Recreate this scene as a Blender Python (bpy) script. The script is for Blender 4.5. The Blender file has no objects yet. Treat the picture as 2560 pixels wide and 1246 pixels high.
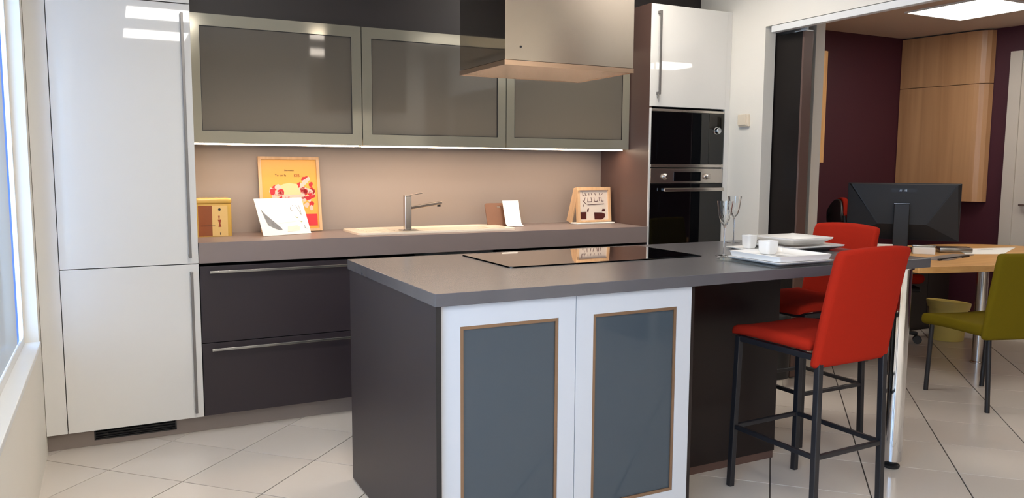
import bpy, bmesh, math, random
from mathutils import Vector, Matrix

random.seed(7)
S = bpy.context.scene
COL = S.collection
R = math.radians
PI = math.pi


def lin(c):
    c = c / 255.0
    return c / 12.92 if c <= 0.04045 else ((c + 0.055) / 1.055) ** 2.4


def rgb(r, g, b):
    return (lin(r), lin(g), lin(b), 1.0)


# ------------------------------------------------------------------ camera
def make_camera():
    yaw, pitch, roll = R(26.90927), R(5.98370), R(0.28585)
    f = Vector((math.sin(yaw) * math.cos(pitch), math.cos(yaw) * math.cos(pitch), -math.sin(pitch)))
    r = Vector((math.cos(yaw), -math.sin(yaw), 0))
    u = r.cross(f)
    c, s = math.cos(roll), math.sin(roll)
    r2, u2 = c * r + s * u, -s * r + c * u
    cam = bpy.data.cameras.new('camera')
    o = bpy.data.objects.new('camera', cam)
    COL.objects.link(o)
    m = Matrix((r2, u2, -f)).transposed().to_4x4()
    m.translation = Vector((0, 0, 1.30))
    o.matrix_world = m
    cam.sensor_fit = 'HORIZONTAL'
    cam.sensor_width = 36.0
    cam.lens = 36.0 * 1977.26 / 2560.0
    cam.clip_start = 0.02
    S.camera = o


make_camera()

# ------------------------------------------------------------------ light and exposure
S.view_settings.view_transform = 'Standard'
S.view_settings.look = 'None'
S.view_settings.exposure = 0.0
S.view_settings.gamma = 1.0
S.view_settings.use_curve_mapping = False
S.cycles.use_denoising = True
S.cycles.max_bounces = 10
S.cycles.diffuse_bounces = 5
S.cycles.glossy_bounces = 5
S.cycles.transparent_max_bounces = 12
S.cycles.sample_clamp_indirect = 6.0
S.cycles.caustics_reflective = False
S.cycles.caustics_refractive = False

SKY = (0.40, 0.62, 1.0, 1.0)
SKY_STRENGTH = 7.5
PANEL_STRENGTH = 28.0
BAR_PANEL_STRENGTH = 5.0
OFFICE_PANEL_STRENGTH = 11.0
AISLE_FILL_STRENGTH = 22.0  # added fill panel behind the hood
PANEL_COLOR = (1.0, 0.94, 0.855, 1.0)
UNDER_STRENGTH = 13.5
UNDER_COLOR = (1.0, 0.76, 0.55, 1.0)

world = bpy.data.worlds.new('daylight')
S.world = world
world.use_nodes = True
wb = world.node_tree.nodes['Background']
wb.inputs[0].default_value = SKY
wb.inputs[1].default_value = SKY_STRENGTH


def portal(loc, rot, sx, sy):
    l = bpy.data.lights.new('window_portal', 'AREA')
    l.shape = 'RECTANGLE'
    l.size, l.size_y = sx, sy
    l.cycles.is_portal = True
    o = bpy.data.objects.new('window_portal', l)
    o.location, o.rotation_euler = loc, rot
    COL.objects.link(o)


portal((-0.43, 0.51, 1.40), (0, R(-90), 0), 1.75, 2.3)          # clear window on the left


# ------------------------------------------------------------------ materials
def new_mat(name):
    m = bpy.data.materials.new(name)
    m.use_nodes = True
    nt = m.node_tree
    return m, nt, nt.nodes['Principled BSDF']


def mat(name, col, rough=0.5, metal=0.0, coat=0.0, spec=0.5, var=0.06, scale=6.0, stretch=(1, 1, 1), bump=0.0, bscale=200.0, detail=3.0):
    """Principled surface whose base colour is varied a little by stretched noise, with optional fine relief."""
    m, nt, b = new_mat(name)
    L = nt.links.new
    tc = nt.nodes.new('ShaderNodeTexCoord')
    mp = nt.nodes.new('ShaderNodeMapping')
    mp.inputs['Scale'].default_value = stretch
    L(tc.outputs['Object'], mp.inputs['Vector'])
    nz = nt.nodes.new('ShaderNodeTexNoise')
    nz.inputs['Scale'].default_value = scale
    nz.inputs['Detail'].default_value = detail
    L(mp.outputs[0], nz.inputs['Vector'])
    mx = nt.nodes.new('ShaderNodeMix')
    mx.data_type = 'RGBA'
    c = Vector(col[:3])
    mx.inputs[6].default_value = (*(c * (1 - var)), 1)
    mx.inputs[7].default_value = (*[min(1, v) for v in c * (1 + var)], 1)
    L(nz.outputs['Fac'], mx.inputs[0])
    L(mx.outputs[2], b.inputs['Base Color'])
    b.inputs['Roughness'].default_value = rough
    b.inputs['Metallic'].default_value = metal
    b.inputs['Coat Weight'].default_value = coat
    b.inputs['Coat Roughness'].default_value = 0.03
    b.inputs['Specular IOR Level'].default_value = spec
    if bump > 0:
        n2 = nt.nodes.new('ShaderNodeTexNoise')
        n2.inputs['Scale'].default_value = bscale
        L(mp.outputs[0], n2.inputs['Vector'])
        bp = nt.nodes.new('ShaderNodeBump')
        bp.inputs['Strength'].default_value = bump
        bp.inputs['Distance'].default_value = 0.002
        L(n2.outputs['Fac'], bp.inputs['Height'])
        L(bp.outputs[0], b.inputs['Normal'])
    return m


def emit(name, col, strength):
    m, nt, b = new_mat(name)
    b.inputs['Base Color'].default_value = (0.8, 0.8, 0.8, 1)
    b.inputs['Emission Color'].default_value = col
    b.inputs['Emission Strength'].default_value = strength
    return m


def clear_glass(name, tint=(0.96, 0.98, 0.97, 1), refl=1.0):
    """Thin pane: lets light straight through, with Fresnel reflection."""
    m = bpy.data.materials.new(name)
    m.use_nodes = True
    nt = m.node_tree
    nt.nodes.clear()
    out = nt.nodes.new('ShaderNodeOutputMaterial')
    tr = nt.nodes.new('ShaderNodeBsdfTransparent')
    tr.inputs[0].default_value = tint
    gl = nt.nodes.new('ShaderNodeBsdfGlossy')
    gl.inputs['Roughness'].default_value = 0.02
    fr = nt.nodes.new('ShaderNodeFresnel')
    fr.inputs[0].default_value = 1.45
    mx = nt.nodes.new('ShaderNodeMixShader')
    ge = nt.nodes.new('ShaderNodeNewGeometry')
    iv = nt.nodes.new('ShaderNodeMath')
    iv.operation = 'SUBTRACT'
    iv.inputs[0].default_value = 1.0
    nt.links.new(ge.outputs['Backfacing'], iv.inputs[1])
    ml = nt.nodes.new('ShaderNodeMath')
    ml.operation = 'MULTIPLY'
    nt.links.new(fr.outputs[0], ml.inputs[0])
    nt.links.new(iv.outputs[0], ml.inputs[1])
    nt.links.new(ml.outputs[0], mx.inputs[0])
    nt.links.new(tr.outputs[0], mx.inputs[1])
    nt.links.new(gl.outputs[0], mx.inputs[2])
    nt.links.new(mx.outputs[0], out.inputs[0])
    return m


def frosted(name, col, trans=0.5, gloss=1.5):
    """Frosted cabinet glass: part diffuse, part translucent, with a clear front reflection."""
    m = bpy.data.materials.new(name)
    m.use_nodes = True
    nt = m.node_tree
    nt.nodes.clear()
    L = nt.links.new
    out = nt.nodes.new('ShaderNodeOutputMaterial')
    tc = nt.nodes.new('ShaderNodeTexCoord')
    nz = nt.nodes.new('ShaderNodeTexNoise')
    nz.inputs['Scale'].default_value = 900
    L(tc.outputs['Object'], nz.inputs['Vector'])
    mxc = nt.nodes.new('ShaderNodeMix')
    mxc.data_type = 'RGBA'
    mxc.inputs[6].default_value = (*(Vector(col[:3]) * 0.96), 1)
    mxc.inputs[7].default_value = (*(Vector(col[:3]) * 1.04), 1)
    L(nz.outputs['Fac'], mxc.inputs[0])
    d = nt.nodes.new('ShaderNodeBsdfDiffuse')
    t = nt.nodes.new('ShaderNodeBsdfTranslucent')
    L(mxc.outputs[2], d.inputs[0])
    L(mxc.outputs[2], t.inputs[0])
    m1 = nt.nodes.new('ShaderNodeMixShader')
    m1.inputs[0].default_value = trans
    L(d.outputs[0], m1.inputs[1])
    L(t.outputs[0], m1.inputs[2])
    gl = nt.nodes.new('ShaderNodeBsdfGlossy')
    gl.inputs['Roughness'].default_value = 0.04
    fr = nt.nodes.new('ShaderNodeFresnel')
    fr.inputs[0].default_value = gloss
    m2 = nt.nodes.new('ShaderNodeMixShader')
    L(fr.outputs[0], m2.inputs[0])
    L(m1.outputs[0], m2.inputs[1])
    L(gl.outputs[0], m2.inputs[2])
    L(m2.outputs[0], out.inputs[0])
    return m


def wood(name, c1, c2, rough=0.4, stretch=(14, 14, 0.8), scale=2.2):
    m, nt, b = new_mat(name)
    L = nt.links.new
    tc = nt.nodes.new('ShaderNodeTexCoord')
    mp = nt.nodes.new('ShaderNodeMapping')
    mp.inputs['Scale'].default_value = stretch
    L(tc.outputs['Object'], mp.inputs['Vector'])
    nz = nt.nodes.new('ShaderNodeTexNoise')
    nz.inputs['Scale'].default_value = scale
    nz.inputs['Detail'].default_value = 6
    nz.inputs['Distortion'].default_value = 0.6
    L(mp.outputs[0], nz.inputs['Vector'])
    rp = nt.nodes.new('ShaderNodeValToRGB')
    rp.color_ramp.elements[0].position = 0.3
    rp.color_ramp.elements[0].color = c1
    rp.color_ramp.elements[1].position = 0.7
    rp.color_ramp.elements[1].color = c2
    L(nz.outputs['Fac'], rp.inputs[0])
    L(rp.outputs[0], b.inputs['Base Color'])
    b.inputs['Roughness'].default_value = rough
    return m


def fabric(name, col):
    m = mat(name, col, rough=0.9, spec=0.12, var=0.08, scale=300, bump=0.25, bscale=900)
    b = m.node_tree.nodes['Principled BSDF']
    b.inputs['Sheen Weight'].default_value = 0.0
    return m


M = {}
M['lacquer'] = mat('white_lacquer', rgb(215, 213, 209), rough=0.02, coat=0.25, var=0.01)
M['wall'] = mat('wall_paint', rgb(226, 221, 211), rough=0.7, var=0.02, scale=3, bump=0.15, bscale=120)
M['ceil'] = mat('ceiling_paint', rgb(214, 208, 200), rough=0.85, var=0.02, scale=3)
M['office_ceil'] = mat('office_ceiling_paint', rgb(196, 176, 160), rough=0.85, var=0.02, scale=3)
M['purple'] = mat('purple_paint', rgb(64, 18, 33), rough=0.6, var=0.05, scale=2, bump=0.1, bscale=120)
M['dark'] = mat('anthracite_front', rgb(48, 41, 45), rough=0.40, spec=0.35, var=0.03, scale=3)
M['umber'] = mat('dark_brown_panel', rgb(34, 26, 24), rough=0.35, spec=0.35, var=0.03, scale=3)
M['brownpanel'] = mat('brown_side_panel', rgb(92, 70, 63), rough=0.35, var=0.03, scale=3)
M['black'] = mat('black_edge', rgb(22, 19, 20), rough=0.5)
M['partition'] = mat('dark_partition', rgb(22, 17, 15), rough=0.5, spec=0.25, var=0.03)
M['bulkhead'] = mat('bulkhead_panel', rgb(34, 27, 27), rough=0.5)
M['plinth'] = mat('grey_brown_plinth', rgb(140, 128, 122), rough=0.35, var=0.03)
M['splash'] = mat('backsplash_laminate', rgb(164, 152, 143), rough=0.32, var=0.03, scale=2)
M['wtop'] = mat('taupe_worktop', rgb(130, 116, 112), rough=0.4, var=0.04, scale=8)
M['stone'] = mat('grey_concrete_laminate', rgb(86, 84, 87), rough=0.24, var=0.16, scale=5, detail=4)
M['alu'] = mat('champagne_aluminium', rgb(150, 145, 129), rough=0.10, metal=0.35, var=0.03, scale=3, stretch=(1, 1, 1))
M['steel'] = mat('brushed_steel', rgb(206, 198, 190), rough=0.24, metal=1.0, var=0.04, scale=30, stretch=(30, 30, 0.5))
M['hood_under'] = mat('warm_satin_steel', rgb(214, 182, 156), rough=0.22, metal=1.0, var=0.02)
M['hood_steel'] = mat('brushed_hood_steel', rgb(190, 178, 164), rough=0.20, metal=1.0, var=0.03, scale=20, stretch=(0.5, 0.5, 40))
_nt = M['hood_steel'].node_tree
_b = _nt.nodes['Principled BSDF']
_tg = _nt.nodes.new('ShaderNodeTangent')
_tg.direction_type = 'RADIAL'
_tg.axis = 'Z'
_nt.links.new(_tg.outputs[0], _b.inputs['Tangent'])
_b.inputs['Anisotropic'].default_value = 0.7
_b.inputs['Anisotropic Rotation'].default_value = 0.25
M['mirror'] = mat('polished_steel', rgb(196, 186, 176), rough=0.04, metal=1.0, var=0.01)
M['chrome'] = mat('chrome', rgb(225, 225, 225), rough=0.06, metal=1.0, var=0.01)
M['handle'] = mat('handle_steel', rgb(160, 157, 152), rough=0.25, metal=0.9, var=0.03)
M['handle_grey'] = mat('grey_bar_handle', rgb(118, 115, 113), rough=0.35, metal=0.6, var=0.03)
M['blackglass'] = mat('black_glass', rgb(8, 8, 9), rough=0.03, spec=0.6, var=0.02)
M['hobglass'] = mat('hob_glass', rgb(10, 9, 9), rough=0.02, spec=0.9, coat=1.0, var=0.02)
M['frost'] = frosted('frosted_grey_glass', rgb(128, 122, 112), trans=0.55)
M['frost2'] = frosted('frosted_slate_glass', rgb(70, 80, 88), trans=0.15)
M['inside'] = mat('cabinet_inside', rgb(96, 92, 86), rough=0.5)
M['bronze'] = mat('bronze_bead', rgb(140, 112, 88), rough=0.3, metal=0.6)
M['whiteframe'] = mat('white_satin_frame', rgb(189, 192, 197), rough=0.3, var=0.01)
M['under'] = emit('warm_light_glass', UNDER_COLOR, UNDER_STRENGTH)
M['inner_led'] = emit('warm_inner_light', UNDER_COLOR, 2.0)
M['panel'] = emit('led_diffuser', PANEL_COLOR, PANEL_STRENGTH)
M['bar_panel'] = emit('bar_led_diffuser', PANEL_COLOR, BAR_PANEL_STRENGTH)
M['aisle_fill'] = emit('aisle_fill_diffuser', PANEL_COLOR, AISLE_FILL_STRENGTH)
M['office_panel'] = emit('office_led_diffuser', PANEL_COLOR, OFFICE_PANEL_STRENGTH)
M['tile'] = mat('beige_floor_tile', rgb(206, 197, 187), rough=0.16, var=0.05, scale=2.5, detail=6)
M['grout'] = mat('dark_grout', rgb(58, 50, 44), rough=0.9)
M['red'] = fabric('red_upholstery', rgb(156, 33, 16))
M['olive'] = fabric('olive_upholstery', rgb(104, 90, 12))
M['blackmetal'] = mat('black_powder_coat', rgb(30, 30, 34), rough=0.4, var=0.05)
M['blackplastic'] = mat('black_plastic', rgb(20, 20, 22), rough=0.45, var=0.05)
M['monitor'] = mat('monitor_plastic', rgb(27, 27, 29), rough=0.55, var=0.05)
M['ceramic'] = mat('white_porcelain', rgb(236, 234, 230), rough=0.12, coat=0.3, var=0.01)
M['cream'] = mat('cream_sink', rgb(226, 212, 192), rough=0.2, var=0.02)
M['paper'] = mat('paper', rgb(240, 238, 232), rough=0.8, var=0.01)
M['plastic'] = mat('ivory_plastic', rgb(222, 208, 186), rough=0.4)
M['oak'] = wood('oak_veneer', rgb(166, 122, 84), rgb(188, 144, 102), stretch=(9, 9, 0.35), scale=1.6)
M['honey'] = wood('honey_veneer', rgb(206, 156, 100), rgb(226, 178, 120))
M['desk'] = wood('beech_desk', rgb(196, 144, 84), rgb(214, 166, 104), stretch=(1.0, 12, 12))
M['palewood'] = wood('pale_wood', rgb(206, 166, 124), rgb(226, 190, 148))
M['tin'] = mat('yellow_enamel', rgb(206, 168, 84), rough=0.22, coat=0.3, var=0.03)
M['yellow'] = mat('yellow_print', rgb(222, 168, 70), rough=0.35, var=0.10, scale=2.2, stretch=(1, 1, 3))
M['peach'] = mat('peach_print', rgb(240, 200, 150), rough=0.4)
M['redprint'] = mat('red_print', rgb(190, 30, 40), rough=0.4, var=0.25, scale=60)
M['pinkprint'] = mat('pink_print', rgb(236, 190, 180), rough=0.4, var=0.1, scale=60)
M['flatred'] = mat('flat_red_print', rgb(214, 46, 58), rough=0.4)
M['ink'] = mat('black_ink', rgb(28, 22, 20), rough=0.6)
M['inkred'] = mat('brown_red_ink', rgb(150, 62, 30), rough=0.6)
M['greyprint'] = mat('grey_print', rgb(120, 122, 126), rough=0.6, var=0.5, scale=50)
M['brownprint'] = mat('brown_print', rgb(142, 74, 28), rough=0.4, var=0.12, scale=20)
M['creamprint'] = mat('cream_print', rgb(226, 190, 120), rough=0.4, var=0.05)
M['maroonprint'] = mat('maroon_print', rgb(74, 24, 20), rough=0.5, var=0.3, scale=60)
M['beigeprint'] = mat('beige_print', rgb(226, 214, 200), rough=0.5)
M['greenprint'] = mat('green_print', rgb(150, 150, 70), rough=0.5)
M['binplastic'] = mat('mustard_plastic', rgb(220, 200, 112), rough=0.45, var=0.05)
M['glass'] = clear_glass('clear_glass')
M['window'] = clear_glass('window_glass')
M['film'] = frosted('frosted_window_film', rgb(176, 171, 164), trans=0.16, gloss=1.06)
M['bluefilm'] = frosted('blue_film_edge', rgb(96, 170, 232), trans=0.5, gloss=1.05)
M['pvc'] = mat('white_window_frame', rgb(224, 224, 222), rough=0.35, var=0.01)
M['greydoor'] = mat('grey_white_door', rgb(196, 188, 176), rough=0.5, var=0.02)
M['card_brown'] = mat('brown_board', rgb(126, 88, 66), rough=0.4, var=0.06, scale=20)


# ------------------------------------------------------------------ mesh helpers
class MB:
    """Collects shapes (world coordinates) into one mesh."""

    def __init__(self):
        self.bm = bmesh.new()

    def _take(self, t, fn=None):
        if fn:
            for v in t.verts:
                v.co = fn(v.co)
        me = bpy.data.meshes.new('t')
        t.to_mesh(me)
        t.free()
        self.bm.from_mesh(me)
        bpy.data.meshes.remove(me)
        return self

    def box(self, x0, x1, y0, y1, z0, z1, bev=0.0, seg=2, fn=None, cuts=(0, 0, 0)):
        t = bmesh.new()
        bmesh.ops.create_cube(t, size=1.0)
        for v in t.verts:
            v.co = Vector(((x0 + x1) / 2 + v.co.x * (x1 - x0), (y0 + y1) / 2 + v.co.y * (y1 - y0), (z0 + z1) / 2 + v.co.z * (z1 - z0)))
        edges = list(t.edges)
        if bev > 0:
            bev = min(bev, 0.49 * min(abs(x1 - x0), abs(y1 - y0), abs(z1 - z0)))
            bmesh.ops.bevel(t, geom=edges, offset=bev, segments=seg, profile=0.5, affect='EDGES')
        lo, hi = (x0, y0, z0), (x1, y1, z1)
        for ax in range(3):
            n = Vector((0, 0, 0))
            n[ax] = 1
            for k in range(cuts[ax]):
                p = Vector((0, 0, 0))
                p[ax] = lo[ax] + (hi[ax] - lo[ax]) * (k + 1) / (cuts[ax] + 1)
                bmesh.ops.bisect_plane(t, geom=t.verts[:] + t.edges[:] + t.faces[:], plane_co=p, plane_no=n)
        return self._take(t, fn)

    def prism(self, pts, z0, z1, bev=0.0, seg=2, fn=None):
        """Vertical prism over a counter-clockwise outline."""
        t = bmesh.new()
        lo = [t.verts.new((p[0], p[1], z0)) for p in pts]
        hi = [t.verts.new((p[0], p[1], z1)) for p in pts]
        n = len(pts)
        t.faces.new(lo[::-1])
        t.faces.new(hi)
        for i in range(n):
            t.faces.new((lo[i], lo[(i + 1) % n], hi[(i + 1) % n], hi[i]))
        bmesh.ops.recalc_face_normals(t, faces=t.faces)
        if bev > 0:
            ed = [e for e in t.edges if abs(e.verts[0].co.z - e.verts[1].co.z) < 1e-6]
            bmesh.ops.bevel(t, geom=ed, offset=bev, segments=seg, profile=0.5, affect='EDGES')
        return self._take(t, fn)

    def tube(self, p0, p1, r, n=12, r1=None, caps=True):
        p0, p1 = Vector(p0), Vector(p1)
        d = p1 - p0
        t = bmesh.new()
        bmesh.ops.create_cone(t, cap_ends=caps, segments=n, radius1=r, radius2=r if r1 is None else r1, depth=d.length)
        m = Matrix.Translation((p0 + p1) / 2) @ d.to_track_quat('Z', 'Y').to_matrix().to_4x4()
        bmesh.ops.transform(t, matrix=m, verts=t.verts)
        return self._take(t)

    def bar(self, p0, p1, w, h=None, bev=0.0, up=(0, 0, 1)):
        """Rectangular bar from p0 to p1."""
        p0, p1 = Vector(p0), Vector(p1)
        h = w if h is None else h
        d = (p1 - p0)
        z = d.normalized()
        upv = Vector(up)
        if abs(z.dot(upv)) > 0.95:
            upv = Vector((0, 1, 0))
        x = upv.cross(z).normalized()
        y = z.cross(x)
        m = Matrix((x, y, z)).transposed().to_4x4()
        m.translation = (p0 + p1) / 2
        L = d.length
        return self.box(-w / 2, w / 2, -h / 2, h / 2, -L / 2, L / 2, bev=bev, fn=lambda c: m @ c)

    def lathe(self, prof, c=(0, 0, 0), n=24, fn=None):
        t = bmesh.new()
        rings = []
        for r, z in prof:
            if r < 1e-6:
                rings.append([t.verts.new((c[0], c[1], c[2] + z))])
            else:
                rings.append([t.verts.new((c[0] + r * math.cos(2 * PI * k / n), c[1] + r * math.sin(2 * PI * k / n), c[2] + z)) for k in range(n)])
        for a, b in zip(rings, rings[1:]):
            for k in range(n):
                k2 = (k + 1) % n
                if len(a) == 1 and len(b) == 1:
                    continue
                if len(a) == 1:
                    t.faces.new((a[0], b[k2], b[k]))
                elif len(b) == 1:
                    t.faces.new((a[k], a[k2], b[0]))
                else:
                    t.faces.new((a[k], a[k2], b[k2], b[k]))
        bmesh.ops.recalc_face_normals(t, faces=t.faces)
        return self._take(t, fn)

    def grid(self, f, nu, nv, thick=0.0):
        """Sheet f(u,v)->point, optionally given thickness along its normals."""
        t = bmesh.new()
        vs = [[t.verts.new(f(i / nu, j / nv)) for j in range(nv + 1)] for i in range(nu + 1)]
        for i in range(nu):
            for j in range(nv):
                t.faces.new((vs[i][j], vs[i + 1][j], vs[i + 1][j + 1], vs[i][j + 1]))
        bmesh.ops.recalc_face_normals(t, faces=t.faces)
        if thick:
            bmesh.ops.solidify(t, geom=t.faces[:], thickness=thick)
            bmesh.ops.recalc_face_normals(t, faces=t.faces)
        return self._take(t)

    def wire(self, pts, r, n=8):
        for a, b in zip(pts, pts[1:]):
            self.tube(a, b, r, n)
        return self


def world_loc(o):
    v = Vector((0, 0, 0))
    while o is not None:
        v += o.location
        o = o.parent
    return v


def link(name, mb, material, parent=None, smooth=False, loc=None, local=False):
    """Make ONE mesh object from a builder; world coordinates unless local."""
    me = bpy.data.meshes.new(name)
    base = Vector((0, 0, 0))
    if not local:
        if parent is not None:
            base = world_loc(parent)
        if loc is not None:
            base = Vector(loc)
        for v in mb.bm.verts:
            v.co -= base
    mb.bm.to_mesh(me)
    mb.bm.free()
    mats = material if isinstance(material, (list, tuple)) else [material]
    for m in mats:
        me.materials.append(m)
    if smooth:
        for p in me.polygons:
            p.use_smooth = True
        try:
            me.set_sharp_from_angle(angle=R(40))
        except Exception:
            pass
    o = bpy.data.objects.new(name, me)
    COL.objects.link(o)
    if parent is not None:
        o.parent = parent
    elif not local and loc is not None:
        o.location = loc
    return o


def thing(name, label, cat, loc, rz=0.0, group=None):
    o = bpy.data.objects.new(name, None)
    o.empty_display_size = 0.1
    COL.objects.link(o)
    o.location = loc
    o.rotation_euler = (0, 0, rz)
    o['label'] = label
    o['category'] = cat
    if group:
        o['group'] = group
    return o


def tag(o, label, cat, group=None):
    o['label'] = label
    o['category'] = cat
    if group:
        o['group'] = group
    return o


def struct(name, mb, material, **k):
    o = link(name, mb, material, **k)
    o['kind'] = 'structure'
    return o


def copy_tree(o, parent=None):
    c = o.copy()
    COL.objects.link(c)
    c.parent = parent
    for ch in list(o.children):
        copy_tree(ch, c)
    return c


def text_mesh(txt, size):
    cu = bpy.data.curves.new('t', 'FONT')
    cu.body = txt
    cu.size = size
    cu.align_x = 'CENTER'
    cu.extrude = 0.0004
    cu.resolution_u = 2
    o = bpy.data.objects.new('t', cu)
    COL.objects.link(o)
    dg = bpy.context.evaluated_depsgraph_get()
    dg.update()
    me = bpy.data.meshes.new_from_object(o.evaluated_get(dg))
    bpy.data.objects.remove(o)
    bpy.data.curves.remove(cu)
    return me


# ================================================================== SETTING
FX0, FX1, FY0, FY1 = -0.30, 6.50, -2.50, 4.65

# floor: a grout bed and individually laid diagonal tiles
floor = struct('floor', MB().box(-0.45, 6.8, -2.65, 4.9, -0.12, -0.003), M['grout'])


def clip_poly(poly, x0, x1, y0, y1):
    def cl(ps, inside, inter):
        out = []
        for i in range(len(ps)):
            a, b = ps[i - 1], ps[i]
            ia, ib = inside(a), inside(b)
            if ib:
                if not ia:
                    out.append(inter(a, b))
                out.append(b)
            elif ia:
                out.append(inter(a, b))
        return out
    for ax, lim, sg in ((0, x0, 1), (0, x1, -1), (1, y0, 1), (1, y1, -1)):
        def ins(p):
            return sg * (p[ax] - lim) >= 0

        def it(a, b):
            t_ = (lim - a[ax]) / (b[ax] - a[ax])
            return (a[0] + t_ * (b[0] - a[0]), a[1] + t_ * (b[1] - a[1]))
        poly = cl(poly, ins, it)
        if not poly:
            return []
    return poly


TU, TV = 0.3835, 0.3815
UD, VD = Vector((0.7071, -0.7071)), Vector((0.7071, 0.7071))
T0 = Vector((0.214, 3.412))
GAP = 0.0026
tile_mats = []
for k in range(4):
    f = 1.0 + (k - 1.5) * 0.018
    tile_mats.append(mat('beige_floor_tile_%d' % k, (lin(206) * f, lin(197) * f, lin(187) * f, 1), rough=0.13 + 0.02 * k, var=0.05, scale=2.5, detail=6))
full_tiles = {}
TX0, TX1, TY0, TY1 = -0.30, 6.40, 0.30, 4.64
for i in range(-24, 26):
    for j in range(-24, 26):
        o = T0 + UD * (TU * i) + VD * (TV * j)
        a, b = UD * TU, VD * TV
        gu, gv = UD * GAP, VD * GAP
        quad = [o + gu + gv, o + a - gu + gv, o + a + b - gu - gv, o + b + gu - gv]
        quad = [(q.x, q.y) for q in quad]
        pc = clip_poly(quad, TX0, TX1, TY0, TY1)
        if len(pc) < 3:
            continue
        area = abs(sum(pc[n][0] * pc[(n + 1) % len(pc)][1] - pc[(n + 1) % len(pc)][0] * pc[n][1] for n in range(len(pc)))) / 2
        if area < 0.0015:
            continue
        # clean duplicate points
        cl = []
        for q in pc:
            if not cl or (abs(q[0] - cl[-1][0]) + abs(q[1] - cl[-1][1])) > 1e-4:
                cl.append(q)
        if len(cl) > 1 and abs(cl[0][0] - cl[-1][0]) + abs(cl[0][1] - cl[-1][1]) < 1e-4:
            cl.pop()
        if len(cl) < 3:
            continue
        kk = (i * 7 + j * 13 + i * j) % 4
        c = (o.x + (a.x + b.x) / 2, o.y + (a.y + b.y) / 2)
        if len(pc) == 4 and area > 0.99 * (TU - 2 * GAP) * (TV - 2 * GAP):
            if kk not in full_tiles:
                t = link('floor_tile', MB().prism([(q[0] - c[0], q[1] - c[1]) for q in quad], -0.009, 0.0, bev=0.0008, seg=1), tile_mats[kk], local=True)
                full_tiles[kk] = t
            else:
                t = full_tiles[kk].copy()
                COL.objects.link(t)
        else:
            t = link('floor_tile', MB().prism([(q[0] - c[0], q[1] - c[1]) for q in cl], -0.009, 0.0), tile_mats[kk], local=True)
        t.location = (c[0], c[1], 0)
        t.parent = floor
struct('floor_near', MB().box(-0.45, 6.5, -2.6, 0.298, -0.05, 0.0), M['tile'])

# left wall with two window openings
W1 = (1.75, 3.885, 0.54, 2.25)     # y0 y1 z0 z1 frosted shop window
W2 = (-0.60, 1.62, 0.54, 2.25)     # clear window further along
lw = MB()
x0, x1 = -0.46, -0.30
lw.box(x0, x1, -2.65, 4.66, -0.10, W1[2])
lw.box(x0, x1, -2.65, 4.66, W1[3], 2.74)
lw.box(x0, x1, W1[1], 4.66, W1[2], W1[3])
lw.box(x0, x1, W2[1], W1[0], W1[2], W1[3])
lw.box(x0, x1, -2.65, W2[0], W1[2], W1[3])
struct('wall_left', lw, M['wall'])


def ring_frame(mb, y0, y1, z0, z1, xa, xb, w, rad, n=6):
    """Rounded rectangular frame in the plane x = const."""
    def outline(y0, y1, z0, z1, r):
        pts = []
        for cy, cz, a0 in ((y1 - r, z1 - r, 0), (y0 + r, z1 - r, 90), (y0 + r, z0 + r, 180), (y1 - r, z0 + r, 270)):
            for k in range(n + 1):
                a = R(a0 + 90 * k / n)
                pts.append((cy + r * math.cos(a), cz + r * math.sin(a)))
        return pts
    o = outline(y0, y1, z0, z1, 0.002)
    i = outline(y0 + w, y1 - w, z0 + w, z1 - w, rad)
    t = bmesh.new()
    V = [[t.verts.new((x, p[0], p[1])) for p in q] for x in (xa, xb) for q in (o, i)]
    m = len(o)
    for k in range(m):
        k2 = (k + 1) % m
        t.faces.new((V[0][k], V[0][k2], V[1][k2], V[1][k]))
        t.faces.new((V[2][k], V[3][k], V[3][k2], V[2][k2]))
        t.faces.new((V[1][k], V[1][k2], V[3][k2], V[3][k]))
        t.faces.new((V[0][k], V[2][k], V[2][k2], V[0][k2]))
    bmesh.ops.recalc_face_normals(t, faces=t.faces)
    mb._take(t)
    return mb


win = bpy.data.objects.new('window_1', None)
COL.objects.link(win)
win['kind'] = 'structure'
win.location = (-0.37, W1[1], W1[2])
link('window_frame', ring_frame(MB(), W1[0], W1[1], W1[2], W1[3], -0.375, -0.352, 0.032, 0.035), M['pvc'], parent=win, smooth=True)
link('window_pane', MB().box(-0.3655, -0.3615, W1[0] + 0.02, W1[1] - 0.02, W1[2] + 0.02, W1[3] - 0.02), M['window'], parent=win)
wfm = link('window_film', MB().box(-0.3610, -0.3600, W1[0] + 0.034, W1[1] - 0.190, W1[2] + 0.034, W1[3] - 0.034), [M['film'], M['window']], parent=win)
for p in wfm.data.polygons:
    p.material_index = 0 if p.normal.x > 0.9 else 1
link('film_edge', MB().box(-0.3610, -0.3600, W1[1] - 0.1895, W1[1] - 0.120, W1[2] + 0.034, W1[3] - 0.034), M['bluefilm'], parent=win)
link('window_sill', MB().box(-0.352, -0.292, W1[0] - 0.03, W1[1] + 0.0, W1[2] - 0.022, W1[2] + 0.002, bev=0.003), M['pvc'], parent=win)
win2 = bpy.data.objects.new('window_2', None)
COL.objects.link(win2)
win2['kind'] = 'structure'
win2.location = (-0.37, W2[0], W2[2])
link('window_frame', ring_frame(MB(), W2[0], W2[1], W2[2], W2[3], -0.43, -0.352, 0.04, 0.035), M['pvc'], parent=win2, smooth=True)
link('window_pane', MB().box(-0.400, -0.394, W2[0] + 0.03, W2[1] - 0.03, W2[2] + 0.03, W2[3] - 0.03), M['window'], parent=win2)

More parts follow.
